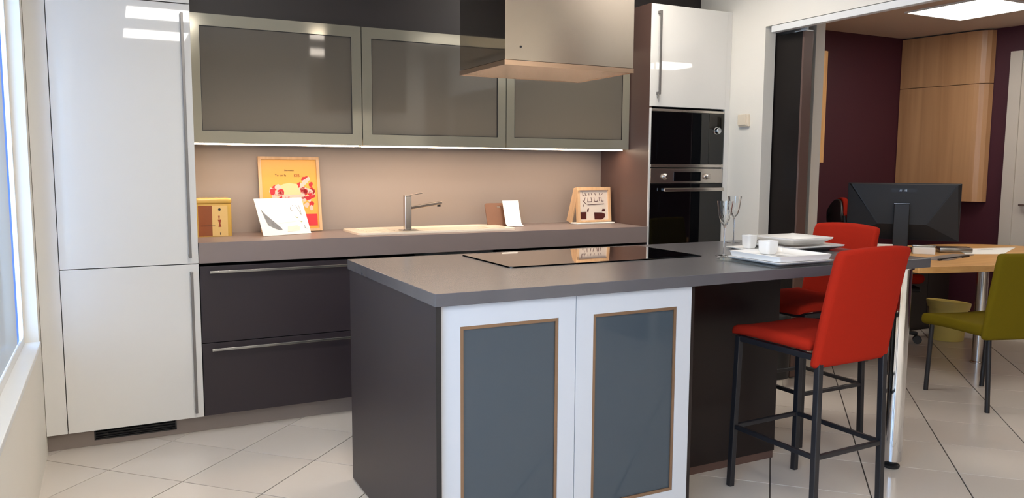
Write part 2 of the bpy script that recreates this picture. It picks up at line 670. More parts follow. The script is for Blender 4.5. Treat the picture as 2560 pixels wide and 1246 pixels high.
# back wall, ceiling, wall behind the camera
struct('wall_back', MB().box(-0.46, 3.60, 4.52, 4.66, -0.10, 2.74), M['wall'])
struct('trim_1', MB().box(0.36, 2.958, 4.30, 4.52, 2.043, 2.62).box(2.958, 3.598, 4.30, 4.52, 2.300, 2.62), M['bulkhead'])
struct('trim_2', MB().box(0.36, 2.960, 4.513, 4.52, 0.93, 1.42), M['splash'])
struct('ceiling', MB().box(-0.46, 3.684, -2.65, 4.66, 2.62, 2.74), M['ceil'])
struct('ceiling_office', MB().box(3.684, 6.8, -2.65, 4.9, 2.40, 2.74), M['office_ceil'])
struct('wall_front', MB().box(-0.46, 6.80, -2.65, -2.50, -0.1, 2.74), M['wall'])
# unseen dark pilaster added on the right wall for the hood's mirrored band
struct('trim_6', MB().box(3.50, 3.60, -0.90, -0.40, 0, 2.62), M['brownpanel'])

# right wall with the wide opening into the office
wr = MB()
wr.box(3.60, 3.684, 3.697, 4.53, -0.10, 2.62)
wr.box(3.60, 3.684, -0.40, 3.697, 2.152, 2.62)
wr.box(3.60, 3.684, -2.60, -0.40, -0.10, 2.62)
struct('wall_right', wr, M['wall'])
struct('trim_3', MB().box(3.604, 3.650, -0.40, 3.655, 2.112, 2.150, bev=0.003), M['pvc'])
# sliding partition parked in its pocket
door1 = bpy.data.objects.new('door_1', None)
COL.objects.link(door1)
door1['kind'] = 'structure'
door1.location = (3.73, 3.60, 0)
link('door_leaf', MB().box(3.694, 3.762, 3.492, 4.45, 0.012, 2.105, bev=0.002), M['partition'], parent=door1)
link('door_edge', MB().box(3.692, 3.768, 3.478, 3.491, 0.012, 2.105, bev=0.002), M['brownpanel'], parent=door1)
rl = MB()
rl.box(3.70, 3.765, 3.478, 3.56, 2.106, 2.112)
rl.box(3.728, 3.738, 3.49, 3.54, 2.112, 2.165)
link('door_hanger', rl, M['pvc'], parent=door1)
whl = MB()
whl.tube((3.715, 3.515, 2.150), (3.727, 3.515, 2.150), 0.022, 16)
whl.tube((3.739, 3.515, 2.150), (3.751, 3.515, 2.150), 0.022, 16)
link('door_roller', whl, M['blackplastic'], parent=door1, smooth=True)
struct('trim_4', MB().box(3.684, 3.80, 3.40, 4.45, 2.176, 2.40), M['umber'])
struct('trim_5', MB().box(3.876, 3.952, 3.556, 4.64, 0.0, 2.40, bev=0.002), M['greydoor'])

# office walls
struct('wall_office_back', MB().box(3.60, 6.8, 4.66, 4.82, -0.10, 2.74), M['purple'])
pr = [(6.20, 4.66), (6.30, 3.96), (6.42, 3.15), (6.50, 2.4), (6.50, -2.60), (6.75, -2.60), (6.75, 4.66)]
struct('wall_office_right', MB().prism(pr[::-1], -0.10, 2.40), M['purple'])

# ================================================================== CEILING LIGHTS
LP = [
    (0.48, 0.22, 2.62, 'square ceiling light panel over the window side, mirrored highest in the fridge door'),
    (0.48, 2.20, 2.62, 'added fill light panel above the aisle between island and fridge'),  # unseen lamp added to brighten the back cupboard fronts
    (2.60, 3.45, 2.62, 'added fill light panel above the aisle behind the hood'),  # unseen lamp added to brighten the oven tower and right wall
    (0.48, -1.02, 2.62, 'square ceiling light panel over the window side, nearer the front wall'),
    (3.22, 0.50, 2.62, 'square ceiling light panel nearest the breakfast bar'),
    (2.60, -1.53, 2.62, 'square ceiling light panel by the front wall, farthest from the kitchen'),
    (5.37, 3.56, 2.4, 'bright square ceiling light panel above the office desk'),
    (5.45, 2.20, 2.4, 'square ceiling light panel between the desk and the front of the office'),
    (5.46, 0.94, 2.4, 'office ceiling light panel mirrored in the white oven cupboard door'),
]
proto = None
for x, y, z, lab in LP:
    if proto is None:
        proto = thing('ceiling_light', lab, 'ceiling light', (x, y, z), group='square ceiling light panels')
        fr = MB()
        h = 0.305
        for s in (-1, 1):
            fr.box(s * (h - 0.007) - 0.007, s * (h - 0.007) + 0.007, -h, h, -0.012, -0.0005)
            fr.box(-h + 0.014, h - 0.014, s * (h - 0.007) - 0.007, s * (h - 0.007) + 0.007, -0.012, -0.0005)
        link('frame', fr, M['pvc'], parent=proto, local=True)
        link('diffuser', MB().box(-0.29, 0.29, -0.29, 0.29, -0.009, -0.0005), M['panel'], parent=proto, local=True)
    else:
        t = copy_tree(proto)
        t.location = (x, y, z)
        t['label'] = lab
        pm = 'office_panel' if z < 2.45 else 'bar_panel' if x > 3 else 'aisle_fill' if y > 3 else None
        if pm:
            for ch_ in t.children:
                if ch_.name.startswith('diffuser'):
                    ch_.data = ch_.data.copy()
                    ch_.data.materials[0] = M[pm]

# ================================================================== BACK RUN OF THE KITCHEN
YD = 3.985      # plane of the door fronts
YP = 4.042      # plane of the plinth


def vhandle(par, x, z0, z1, y=YD, w=0.012, d=0.032):
    mb = MB()
    mb.box(x - w / 2, x + w / 2, y - d, y - d + 0.008, z0, z1, bev=0.0012)
    for z in (z0 + 0.008, z1 - 0.008):
        mb.box(x - w / 2, x + w / 2, y - d + 0.008, y - 0.0004, z - 0.008, z + 0.008, bev=0.001)
    return link('handle', mb, M['handle_grey'], parent=par)


# tall white fridge unit at the left end
tall = thing('tall_cabinet', 'tall glossy white fridge cupboard by the window, two long bar handles', 'cabinet', (0.07, 4.25, 0))
c = MB()
c.box(-0.214, -0.198, YD + 0.021, 4.51, 0.085, 2.495)
c.box(0.344, 0.360, YD + 0.021, 4.51, 0.085, 2.495)
c.box(-0.198, 0.344, 4.49, 4.51, 0.085, 2.495)
c.box(-0.198, 0.344, YD + 0.021, 4.49, 0.085, 0.10)
c.box(-0.198, 0.344, YD + 0.021, 4.49, 2.48, 2.495)
link('carcass', c, M['lacquer'], parent=tall)
link('side_filler', MB().box(-0.2985, -0.2165, YD + 0.002, YD + 0.022, 0.088, 2.495, bev=0.0012), M['lacquer'], parent=tall)
dl = link('door', MB().box(-0.2135, 0.3595, YD, YD + 0.020, 0.088, 0.8310, bev=0.0015), M['lacquer'], parent=tall)
vhandle(dl, 0.325, 0.117, 0.797)
du = link('door', MB().box(-0.2135, 0.3595, YD, YD + 0.020, 0.8345, 2.0290, bev=0.0015), M['lacquer'], parent=tall)
vhandle(du, 0.322, 0.866, 1.986)
link('door', MB().box(-0.2135, 0.3595, YD, YD + 0.020, 2.0335, 2.4950, bev=0.0015), M['lacquer'], parent=tall)

# continuous plinth with the ventilation grille under the fridge
pl = thing('plinth', 'grey-brown plinth along the floor under the back cupboards', 'plinth', (0.5, YP, 0))
pb = MB()
pb.box(-0.299, -0.112, YP, YP + 0.016, 0.001, 0.084)
pb.box(0.237, 2.958, YP, YP + 0.016, 0.001, 0.084)
pb.box(-0.112, 0.237, YP, YP + 0.016, 0.001, 0.028)
link('board', pb, M['plinth'], parent=pl)
gr = link('ventilation_grille', MB().box(-0.112, 0.237, YP + 0.014, YP + 0.02, 0.028, 0.084), M['black'], parent=pl)
for k in range(4):
    z = 0.037 + k * 0.012
    link('slat', MB().box(-0.108, 0.233, YP + 0.001, YP + 0.013, z - 0.0015, z + 0.0015), M['blackplastic'], parent=gr)
gf = MB()
gf.box(-0.112, 0.237, YP - 0.003, YP + 0.004, 0.026, 0.032)
gf.box(-0.1135, -0.1075, YP - 0.003, YP + 0.004, 0.026, 0.084)
gf.box(0.2325, 0.2385, YP - 0.003, YP + 0.004, 0.026, 0.084)
gf.box(-0.060, -0.058, YP - 0.001, YP + 0.004, 0.032, 0.084)
link('grille_frame', gf, M['blackplastic'], parent=gr)

# base drawer units
UN = [(0.362, 1.226, 'dark drawer unit beside the white fridge cupboard, two steel bar handles'),
      (1.228, 2.092, 'dark drawer unit under the sink, behind the island'),
      (2.094, 2.957, 'dark drawer unit beside the oven tower, behind the island')]
for xa, xb, lab in UN:
    u = thing('drawer_unit', lab, 'cabinet', ((xa + xb) / 2, 4.25, 0), group='dark drawer units under the back worktop')
    c = MB()
    c.box(xa, xa + 0.016, YD + 0.021, 4.51, 0.086, 0.79)
    c.box(xb - 0.016, xb, YD + 0.021, 4.51, 0.086, 0.79)
    c.box(xa + 0.016, xb - 0.016, 4.495, 4.51, 0.086, 0.79)
    c.box(xa + 0.016, xb - 0.016, YD + 0.021, 4.495, 0.086, 0.102)
    link('carcass', c, M['black'], parent=u)
    for z0, z1, zh in ((0.448, 0.818, 0.792), (0.090, 0.444, 0.416)):
        d = link('drawer', MB().box(xa + 0.0015, xb - 0.0015, YD, YD + 0.020, z0, z1, bev=0.001), M['dark'], parent=u)
        mb = MB()
        mb.box(xa + 0.042, xb - 0.042, YD - 0.032, YD - 0.022, zh - 0.006, zh + 0.006, bev=0.0015)
        for xx in (xa + 0.06, xb - 0.06):
            mb.box(xx - 0.006, xx + 0.006, YD - 0.022, YD - 0.0004, zh - 0.005, zh + 0.005)
        link('handle', mb, M['handle'], parent=d)

# worktop with a cut-out for the sink
WZ0, WZ1 = 0.834, 0.932
YW = 3.975
SX0, SX1, SY0, SY1 = 1.53, 2.02, 4.10, 4.40
w = MB()
w.box(0.362, SX0, YW, 4.512, WZ0, WZ1)
w.box(SX1, 2.957, YW, 4.512, WZ0, WZ1)
w.box(SX0, SX1, YW, SY0, WZ0, WZ1)
w.box(SX0, SX1, SY1, 4.512, WZ0, WZ1)
tag(link('worktop', w, M['wtop']), 'thick taupe worktop along the back wall, lit from above', 'worktop')

# sink
sk = thing('sink', 'cream inset sink with drainer in the back worktop', 'sink', (1.7, 4.25, WZ1))


def frost_front(o, axis, sign):
    """Only the room-side face of a pane is frosted; the rest of the sheet is clear."""
    for p in o.data.polygons:
        p.material_index = 0 if p.normal[axis] * sign > 0.9 else 1


def rrect(x0, x1, y0, y1, r, n=6):
    pts = []
    for cx, cy, a0 in ((x1 - r, y1 - r, 0), (x0 + r, y1 - r, 90), (x0 + r, y0 + r, 180), (x1 - r, y0 + r, 270)):
        for k in range(n + 1):
            a = R(a0 + 90 * k / n)
            pts.append((cx + r * math.cos(a), cy + r * math.sin(a)))
    return pts


def loop_bridge(loops):
    """loops: list of (points, z) with equal counts -> bmesh skin."""
    t = bmesh.new()
    V = [[t.verts.new((p[0], p[1], z)) for p in pts] for pts, z in loops]
    m = len(V[0])
    for a, b in zip(V, V[1:]):
        for k in range(m):
            t.faces.new((a[k], a[(k + 1) % m], b[(k + 1) % m], b[k]))
    t.faces.new(V[-1])
    bmesh.ops.recalc_face_normals(t, faces=t.faces)
    return t


mb = MB()
# rim ring + bowl, drawn as two skins sharing the rim height
o_ = rrect(1.16, 2.10, 4.065, 4.43, 0.04)
i_ = rrect(1.545, 2.005, 4.115, 4.385, 0.05)
mb._take(loop_bridge([(o_, WZ1 + 0.0005), (rrect(1.163, 2.097, 4.068, 4.427, 0.038), WZ1 + 0.011), (rrect(1.172, 2.088, 4.077, 4.418, 0.034), WZ1 + 0.013), (rrect(1.53, 2.02, 4.10, 4.40, 0.052), WZ1 + 0.012), (i_, WZ1 + 0.004), (rrect(1.56, 1.99, 4.13, 4.37, 0.05), WZ1 - 0.150), (rrect(1.60, 1.95, 4.17, 4.33, 0.03), WZ1 - 0.158)]))
link('basin', mb, M['cream'], parent=sk, smooth=True)
for k in range(6):
    y = 4.13 + k * 0.048
    link('drainer_groove', MB().box(1.22, 1.38, y, y + 0.012, WZ1 + 0.0125, WZ1 + 0.0155, bev=0.001), M['cream'], parent=sk)
mb = MB()
mb.tube((1.775, 4.25, WZ1 - 0.1585), (1.775, 4.25, WZ1 - 0.154), 0.04, 20)
link('drain', mb, M['chrome'], parent=sk, smooth=True)

# tap
tp = thing('tap', 'square chrome mixer tap with swung-out spout beside the sink', 'tap', (1.4455, 4.117, WZ1 + 0.013))
link('base_plate', MB().box(1.405, 1.500, 4.085, 4.150, WZ1 + 0.0135, WZ1 + 0.019, bev=0.002), M['steel'], parent=tp)
link('body', MB().box(1.4275, 1.4635, 4.099, 4.135, WZ1 + 0.019, 1.134, bev=0.003), M['steel'], parent=tp)
mb = MB()
mb.bar((1.458, 4.130, 1.068), (1.695, 4.255, 1.089), 0.030, 0.018, bev=0.003)
sp = link('spout', mb, M['steel'], parent=tp)
link('spout_outlet', MB().tube((1.683, 4.2485, 1.080), (1.683, 4.2485, 1.066), 0.010, 16), M['blackplastic'], parent=sp, smooth=True)
mb = MB()
mb.box(1.428, 1.463, 4.0995, 4.1345, 1.1345, 1.1395, bev=0.0015)
mb.bar((1.446, 4.117, 1.138), (1.532, 4.122, 1.150), 0.022, 0.005, bev=0.0015)
link('lever', mb, M['steel'], parent=tp)

# wall cabinets with frosted glass lift-up doors
YC = 4.19
UC = [(0.364, 1.222, 'wall cupboard with frosted glass door, next to the white fridge cupboard'),
      (1.224, 2.083, 'middle of three frosted glass wall cupboards, above the tap'),
      (2.085, 2.956, 'frosted glass wall cupboard beside the oven tower, behind the hood')]
CZ0, CZ1 = 1.4065, 2.0315
for n, (xa, xb, lab) in enumerate(UC):
    u = thing('wall_cabinet', lab, 'cabinet', ((xa + xb) / 2, 4.35, CZ0), group='frosted glass wall cupboards')
    c = MB()
    c.box(xa, xa + 0.016, YC + 0.023, 4.5115, CZ0 + 0.03, CZ1)
    c.box(xb - 0.016, xb, YC + 0.023, 4.5115, CZ0 + 0.03, CZ1)
    c.box(xa + 0.016, xb - 0.016, 4.50, 4.5115, CZ0 + 0.03, CZ1)
    c.box(xa + 0.016, xb - 0.016, YC + 0.023, 4.50, CZ1 - 0.016, CZ1)
    c.box(xa + 0.016, xb - 0.016, YC + 0.023, 4.50, CZ0 + 0.03, CZ0 + 0.036)
    link('carcass', c, M['inside'], parent=u)
    d = thing('door', '', '', ((xa + xb) / 2, YC, CZ0))
    bpy.data.objects.remove(d)
    f = MB()
    fl, ft, fb = 0.052, 0.057, 0.060
    xl, xr = xa + 0.0015, xb - 0.0015
    for a, b, z0, z1 in ((xl, xl + fl, CZ0, CZ1), (xr - fl, xr, CZ0, CZ1), (xl + fl, xr - fl, CZ1 - ft, CZ1), (xl + fl, xr - fl, CZ0, CZ0 + fb)):
        f.box(a, b, YC, YC + 0.021, z0, z1)
    d = link('door', f, M['alu'], parent=u)
    pn = link('pane', MB().box(xl + fl, xr - fl, YC + 0.006, YC + 0.010, CZ0 + fb, CZ1 - ft), [M['frost'], M['window']], parent=d)
    frost_front(pn, 1, -1)
    b = MB()
    e = 0.0025
    for a_, b_, z0, z1 in ((xl + fl, xl + fl + e, CZ0 + fb, CZ1 - ft), (xr - fl - e, xr - fl, CZ0 + fb, CZ1 - ft), (xl + fl, xr - fl, CZ1 - ft - e, CZ1 - ft), (xl + fl, xr - fl, CZ0 + fb, CZ0 + fb + e)):
        b.box(a_, b_, YC + 0.0005, YC + 0.0055, z0, z1)
    link('glazing_bead', b, M['black'], parent=d)
    lp = link('light_panel', MB().box(xa + 0.02, xb - (0.045 if n == 2 else 0.02), YC + 0.003, YC + 0.100, CZ0 - 0.0060, CZ0 - 0.0005), M['under'], parent=u)
    link('base_panel', MB().box(xa + 0.002, xb - 0.002, YC + 0.101, 4.505, CZ0 - 0.0060, CZ0 + 0.0295), M['alu'], parent=u)
    link('inner_light', MB().box(xa + 0.03, xb - 0.03, YC + 0.06, 4.48, CZ0 + 0.0365, CZ0 + 0.040), M['inner_led'], parent=u)

# ---------------------------------------------------------- oven tower
OX0, OX1 = 2.960, 3.558
ot = thing('oven_tower', 'tall oven housing cupboard in the corner, white door over the ovens', 'cabinet', (3.26, 4.25, 0))
c = MB()
c.box(OX0 + 0.018, OX0 + 0.030, YD + 0.021, 4.51, 0.086, 2.285)
c.box(OX1 - 0.016, OX1, YD + 0.021, 4.51, 0.086, 2.285)
c.box(OX0 + 0.030, OX1 - 0.016, 4.495, 4.51, 0.086, 2.285)
for z in (0.086, 0.795, 1.2655, 1.668, 2.270):
    c.box(OX0 + 0.030, OX1 - 0.016, YD + 0.025, 4.495, z, z + 0.012)
link('carcass', c, M['black'], parent=ot)
link('side_panel', MB().box(OX0 + 0.0005, OX0 + 0.0175, YD + 0.004, 4.512, 0.001, 2.285), M['brownpanel'], parent=ot)
link('edge_strip', MB().box(OX0 + 0.0005, OX0 + 0.012, YD - 0.004, YD + 0.0035, 0.086, 1.66), M['lacquer'], parent=ot)
d = link('door', MB().box(OX0 + 0.001, OX1 - 0.001, YD, YD + 0.020, 1.6700, 2.2830, bev=0.0015), M['lacquer'], parent=ot)
vh = vhandle(d, 3.013, 1.740, 2.240)
mb = MB()
mb.tube((3.003, YD - 0.028, 1.742), (2.996, YD - 0.030, 1.718), 0.004, 8)
mb.tube((2.996, YD - 0.030, 1.718), (3.002, YD - 0.030, 1.690), 0.0025, 8, r1=0.0008)
link('key_tag', mb, M['handle'], parent=d, smooth=True)
link('drawer', MB().box(OX0 + 0.001, OX1 - 0.001, YD, YD + 0.020, 0.090, 0.790, bev=0.0015), M['lacquer'], parent=ot)
link('end_filler', MB().box(OX1 + 0.001, 3.5985, YD + 0.004, YD + 0.022, 0.001, 2.285, bev=0.001), M['lacquer'], parent=ot)

# microwave, the upper appliance
mw = thing('microwave', 'built-in black glass microwave above the oven', 'microwave', (3.26, 4.1, 1.30))
X0, X1 = 2.972, 3.546
link('housing', MB().box(X0 + 0.03, X1 - 0.03, YD + 0.026, 4.40, 1.281, 1.660), M['blackplastic'], parent=mw)
link('door', MB().box(X0, 3.425, YD - 0.006, YD + 0.018, 1.318, 1.640, bev=0.002), M['blackglass'], parent=mw)
link('control_panel', MB().box(3.4265, X1, YD - 0.006, YD + 0.018, 1.318, 1.640, bev=0.002), M['blackglass'], parent=mw)
link('top_strip', MB().box(X0, X1, YD - 0.008, YD + 0.018, 1.6412, 1.6560, bev=0.001), M['steel'], parent=mw)
link('bottom_strip', MB().box(X0, X1, YD - 0.010, YD + 0.018, 1.2985, 1.3165, bev=0.001), M['steel'], parent=mw)
mb = MB()
mb.lathe([(0.0, 0.026), (0.016, 0.026), (0.019, 0.023), (0.020, 0.002), (0.023, 0.0)], n=24, fn=lambda c: Vector((3.488 + c.x, YD - 0.0062 - c.z, 1.532 + c.y)))
link('knob', mb, M['chrome'], parent=mw, smooth=True)
link('window', MB().box(X0 + 0.045, 3.375, YD - 0.0066, YD - 0.0061, 1.350, 1.615), M['blackglass'], parent=mw)

# oven
ov = thing('oven', 'built-in black glass oven with steel control panel and bar handle', 'oven', (3.26, 4.1, 0.82))
link('housing', MB().box(X0 + 0.03, X1 - 0.03, YD + 0.026, 4.45, 0.810, 1.262), M['blackplastic'], parent=ov)
cp = link('control_panel', MB().box(X0, X1, YD - 0.008, YD + 0.018, 1.199, 1.290, bev=0.0015), M['steel'], parent=ov)
link('display', MB().box(3.152, 3.366, YD - 0.0095, YD - 0.0082, 1.212, 1.268), M['blackglass'], parent=cp)
for x in (3.083, 3.414):
    mb = MB()
    mb.lathe([(0.0, 0.026), (0.014, 0.026), (0.0175, 0.022), (0.019, 0.002), (0.022, 0.0)], n=24, fn=lambda c, x=x: Vector((x + c.x, YD - 0.0082 - c.z, 1.240 + c.y)))
    link('knob', mb, M['steel'], parent=cp, smooth=True)
d = link('door', MB().box(X0, X1, YD - 0.008, YD + 0.018, 0.800, 1.1955, bev=0.002), M['blackglass'], parent=ov)
mb = MB()
mb.box(3.052, 3.525, YD - 0.048, YD - 0.034, 1.148, 1.170, bev=0.003)
for x in (3.075, 3.502):
    mb.box(x - 0.008, x + 0.008, YD - 0.034, YD - 0.0083, 1.152, 1.166)
link('handle', mb, M['steel'], parent=d)
link('window', MB().box(X0 + 0.07, X1 - 0.09, YD - 0.0086, YD - 0.0081, 0.835, 1.125), M['blackglass'], parent=d)

# ---------------------------------------------------------- things on the back worktop
# storage tin
x0, x1, y0, y1, z0 = 0.372, 0.5555, 4.285, 4.44, WZ1
tn = thing('storage_tin', 'yellow storage tin with printed front beside the fridge cupboard', 'tin', (0.46, 4.36, z0))
link('body', MB().prism(rrect(x0, x1, y0, y1, 0.022), z0 + 0.0005, z0 + 0.168), M['tin'], parent=tn, smooth=True)
link('lid', MB().prism(rrect(x0 - 0.002, x1 + 0.002, y0 - 0.002, y1 + 0.002, 0.024), z0 + 0.1685, z0 + 0.198, bev=0.009, seg=3), M['tin'], parent=tn, smooth=True)
link('brown_print', MB().box(x0 + 0.020, 0.458, y0 - 0.0012, y0 - 0.0002, z0 + 0.004, z0 + 0.160), M['brownprint'], parent=tn)
link('cream_print', MB().box(0.4585, x1 - 0.022, y0 - 0.0012, y0 - 0.0002, z0 + 0.004, z0 + 0.160), M['creamprint'], parent=tn)
mb = MB()
fx = lambda u, v: Vector((0.4585 + u, y0 - 0.0016, z0 + v))


def flat(mb, pts, th=0.0006):
    """Thin printed patch: polygon of points (front) with tiny thickness towards +y."""
    t = bmesh.new()
    a = [t.verts.new(p) for p in pts]
    b = [t.verts.new(Vector(p) + Vector((0, th, 0))) for p in pts]
    n = len(a)
    t.faces.new(a)
    t.faces.new(b[::-1])
    for k in range(n):
        t.faces.new((a[k], a[(k + 1) % n], b[(k + 1) % n], b[k]))
    bmesh.ops.recalc_face_normals(t, faces=t.faces)
    return mb._take(t)


flat(mb, [fx(0.027, 0.088), fx(0.043, 0.088), fx(0.039, 0.068), fx(0.043, 0.050), fx(0.029, 0.050), fx(0.032, 0.068)])
flat(mb, [fx(0.029, 0.108), fx(0.037, 0.108), fx(0.035, 0.092), fx(0.031, 0.092)])
link('orange_print', mb, M['inkred'], parent=tn)
mb = MB()
mb.tube((0.4585 + 0.036, y0 - 0.0018, z0 + 0.140), (0.4585 + 0.036, y0 - 0.0012, z0 + 0.140), 0.0068, 10)
flat(mb, [fx(-0.055, 0.059), fx(0.013, 0.058), fx(0.013, 0.055), fx(-0.055, 0.056)])
flat(mb, [fx(0.036, 0.010), fx(0.040, 0.010), fx(0.039, 0.022), fx(0.036, 0.022)])
link('dark_print', mb, M['ink'], parent=tn)['kind'] = 'stuff'

# tall yellow framed poster leaning on the backsplash
PX0, PX1, PH = 0.722, 1.055, 0.416
pst = thing('framed_poster', 'tall framed yellow poster with red flowers leaning on the backsplash', 'poster', (0.89, 4.425, WZ1 + 0.0005))
LEAN = R(9.0)


def lean_fn(org, rz, lean):
    m = Matrix.Translation(org) @ Matrix.Rotation(rz, 4, 'Z') @ Matrix.Rotation(-lean, 4, 'X')
    return lambda c: m @ c


pf = lean_fn(Vector((0.889, 4.425, WZ1 + 0.0035)), 0.0, LEAN)
W_ = 0.331


def lbox(fn, a, b, y0, y1, c, d, bev=0.0):
    return MB().box(a, b, y0, y1, c, d, bev=bev, fn=fn)


f = MB()
f.box(-W_ / 2, -W_ / 2 + 0.016, 0, 0.018, 0, PH, fn=pf)
f.box(W_ / 2 - 0.016, W_ / 2, 0, 0.018, 0, PH, fn=pf)
f.box(-W_ / 2 + 0.016, W_ / 2 - 0.016, 0, 0.018, 0, 0.016, fn=pf)
f.box(-W_ / 2 + 0.016, W_ / 2 - 0.016, 0, 0.018, PH - 0.016, PH, fn=pf)
link('frame', f, M['palewood'], parent=pst)
sheet = link('sheet', lbox(pf, -W_ / 2 + 0.016, W_ / 2 - 0.016, 0.008, 0.012, 0.016, PH - 0.016), M['yellow'], parent=pst)


def blob(fn, cx, cz, rx, rz_, y, n=16, wob=0.0, seed=0):
    rnd = random.Random(seed)
    pts = []
    for k in range(n):
        a = 2 * PI * k / n
        r = 1 + wob * rnd.uniform(-1, 1)
        pts.append(fn(Vector((cx + rx * r * math.cos(a), y, cz + rz_ * r * math.sin(a)))))
    return pts


def print_patch(name, polys, material, par):
    mb = MB()
    for p in polys:
        flat(mb, p, 0.0004)
    return link(name, mb, material, parent=par)


yy = 0.0072
print_patch('peach_print', [blob(pf, 0.0, 0.20, 0.09, 0.07, 0.0076)], M['peach'], sheet)
rn = random.Random(3)
for cx, cz, rx, rz_, n in ((-0.083, 0.212, 0.036, 0.044, 16), (0.088, 0.238, 0.040, 0.062, 26), (0.098, 0.150, 0.018, 0.040, 5)):
    pol_r, pol_p = [], []
    for k in range(n):
        a, q = rn.uniform(0, 2 * PI), math.sqrt(rn.uniform(0, 1))
        (pol_r if rn.random() < 0.58 else pol_p).append(blob(pf, cx + rx * q * math.cos(a), cz + rz_ * q * math.sin(a), rn.uniform(.011, .018), rn.uniform(.011, .018), yy - 0.0001 * (k % 3), 9, .25, k))
    for nm_, pl_, mt_ in (('pink_print', pol_p, 'pinkprint'), ('red_print', pol_r, 'redprint')):
        if pl_:
            print_patch(nm_, pl_, M[mt_], sheet)['kind'] = 'stuff'
print_patch('label_print', [[pf(Vector(v)) for v in ((-0.045, 0.0068, 0.168), (0.060, 0.0068, 0.168), (0.060, 0.0068, 0.205), (-0.045, 0.0068, 0.205))]], M['pinkprint'], sheet)
print_patch('red_square', [[pf(Vector(v)) for v in ((0.080, 0.0070, 0.030), (0.142, 0.0070, 0.030), (0.142, 0.0070, 0.096), (0.080, 0.0070, 0.096))]], M['flatred'], sheet)


def text_on(name, txt, size, org, fn, material, par, sx=1.0):
    me = text_mesh(txt, size)
    base = world_loc(par)
    for v in me.vertices:
        v.co = fn(Vector((org[0] + v.co.x * sx, org[1] - v.co.z, org[2] + v.co.y))) - base
    me.materials.append(material)
    o = bpy.data.objects.new(name, me)
    COL.objects.link(o)
    o.parent = par
    return o


text_on('lettering', 'Bienvenue', 0.0125, (0.0, 0.0074, 0.336), pf, M['ink'], sheet)
text_on('lettering', 'To on la', 0.018, (-0.048, 0.0074, 0.307), pf, M['ink'], sheet)
text_on('lettering', 'KIB.-', 0.022, (0.046, 0.0074, 0.304), pf, M['inkred'], sheet)
text_on('lettering', 'laffineuse', 0.020, (0.008, 0.0064, 0.180), pf, M['redprint'], sheet)

# white card in front of the poster
cd = thing('photo_card', 'white landscape card with a grey picture, leaning in front of the yellow poster', 'card', (0.83, 4.26, WZ1 + 0.0005))
cf = lean_fn(Vector((0.829, 4.247, WZ1 + 0.002)), R(20), R(26))
cs = link('sheet', MB().box(-0.1415, 0.1415, 0, 0.003, 0, 0.212, bev=0.001, fn=cf), M['paper'], parent=cd)
cp_ = lambda pts: [cf(Vector((a, -0.0012, b))) for a, b in pts]
print_patch('picture', [cp_([(-0.118, 0.150), (-0.100, 0.122), (-0.028, 0.040), (-0.024, 0.028), (-0.045, 0.030), (-0.060, 0.036), (-0.100, 0.060)])], M['greyprint'], cs)
print_patch('drawing', [cp_([(0.003, 0.016), (0.078, 0.020), (0.085, 0.038), (0.070, 0.050), (0.012, 0.046)]), cp_([(-0.035, 0.066), (0.072, 0.072), (0.072, 0.0735), (-0.035, 0.0675)])], M['beigeprint'], cs)
print_patch('green_drawing', [cp_([(0.066, 0.110), (0.078, 0.098), (0.092, 0.096), (0.080, 0.092)]), cp_([(0.085, 0.080), (0.098, 0.070), (0.110, 0.072), (0.100, 0.066)])], M['greenprint'], cs)
ln = MB()
for pts in ([(0.060, 0.158), (0.054, 0.146), (0.058, 0.136), (0.066, 0.138)], [(0.072, 0.168), (0.076, 0.160)], [(0.114, 0.048), (0.112, 0.034), (0.122, 0.030), (0.132, 0.031)], [(0.092, 0.166), (0.105, 0.130), (0.112, 0.108)], [(0.110, 0.166), (0.114, 0.140), (0.112, 0.112)]):
    P = [cf(Vector((a, -0.0008, b))) for a, b in pts]
    ln.wire(P, 0.0010, 6)
link('line_drawing', ln, M['greyprint'], parent=cs)['kind'] = 'stuff'

# brown board with finger hole and the curved white sheet in front of it
bd = thing('cutting_board', 'small brown board with a finger hole leaning beside the sink', 'board', (2.11, 4.33, WZ1 + 0.0005))
bf = lean_fn(Vector((2.098, 4.335, WZ1 + 0.0045)), 0.0, R(20))
outl = []
for (a, b) in rrect(-0.062, 0.075, 0.0, 0.146, 0.014):
    outl.append((a, b))
t = bmesh.new()
hole = [(0.030 + 0.013 * math.cos(-2 * PI * k / 28), 0.122 + 0.008 * math.sin(-2 * PI * k / 28)) for k in range(28)]
fr_ = [t.verts.new((a, 0, b)) for a, b in outl]
ho_ = [t.verts.new((a, 0, b)) for a, b in hole]
e = [t.edges.new((fr_[k], fr_[(k + 1) % len(fr_)])) for k in range(len(fr_))] + [t.edges.new((ho_[k], ho_[(k + 1) % 28])) for k in range(28)]
bmesh.ops.triangle_fill(t, use_beauty=True, use_dissolve=False, edges=e)
bmesh.ops.solidify(t, geom=t.faces[:], thickness=0.006)
bmesh.ops.recalc_face_normals(t, faces=t.faces)
mb = MB()
mb._take(t, bf)
link('board', mb, M['card_brown'], parent=bd)
wsh = MB()


def sheetf(u, v):
    # runs down the front face then curls forward at the foot
    s = v * 0.185
    if s < 0.035:
        a = s / 0.035 * R(58)
        y = -0.030 + 0.034 * math.sin(a) - 0.004
        z = 0.003 + 0.022 * (1 - math.cos(a)) * 1.2
    else:
        y = 0.0 + (s - 0.035) * math.sin(R(20))
        z = 0.0154 + (s - 0.035) * math.cos(R(20))
    return Vector((2.146 + 0.108 * u + 0.0 * v, 4.315 + y, WZ1 + z))


wsh.grid(sheetf, 1, 24, 0.002)
tag(link('leaflet', wsh, M['paper'], loc=(2.19, 4.31, WZ1), smooth=True), 'white sheet with curled foot leaning against the brown board', 'leaflet')

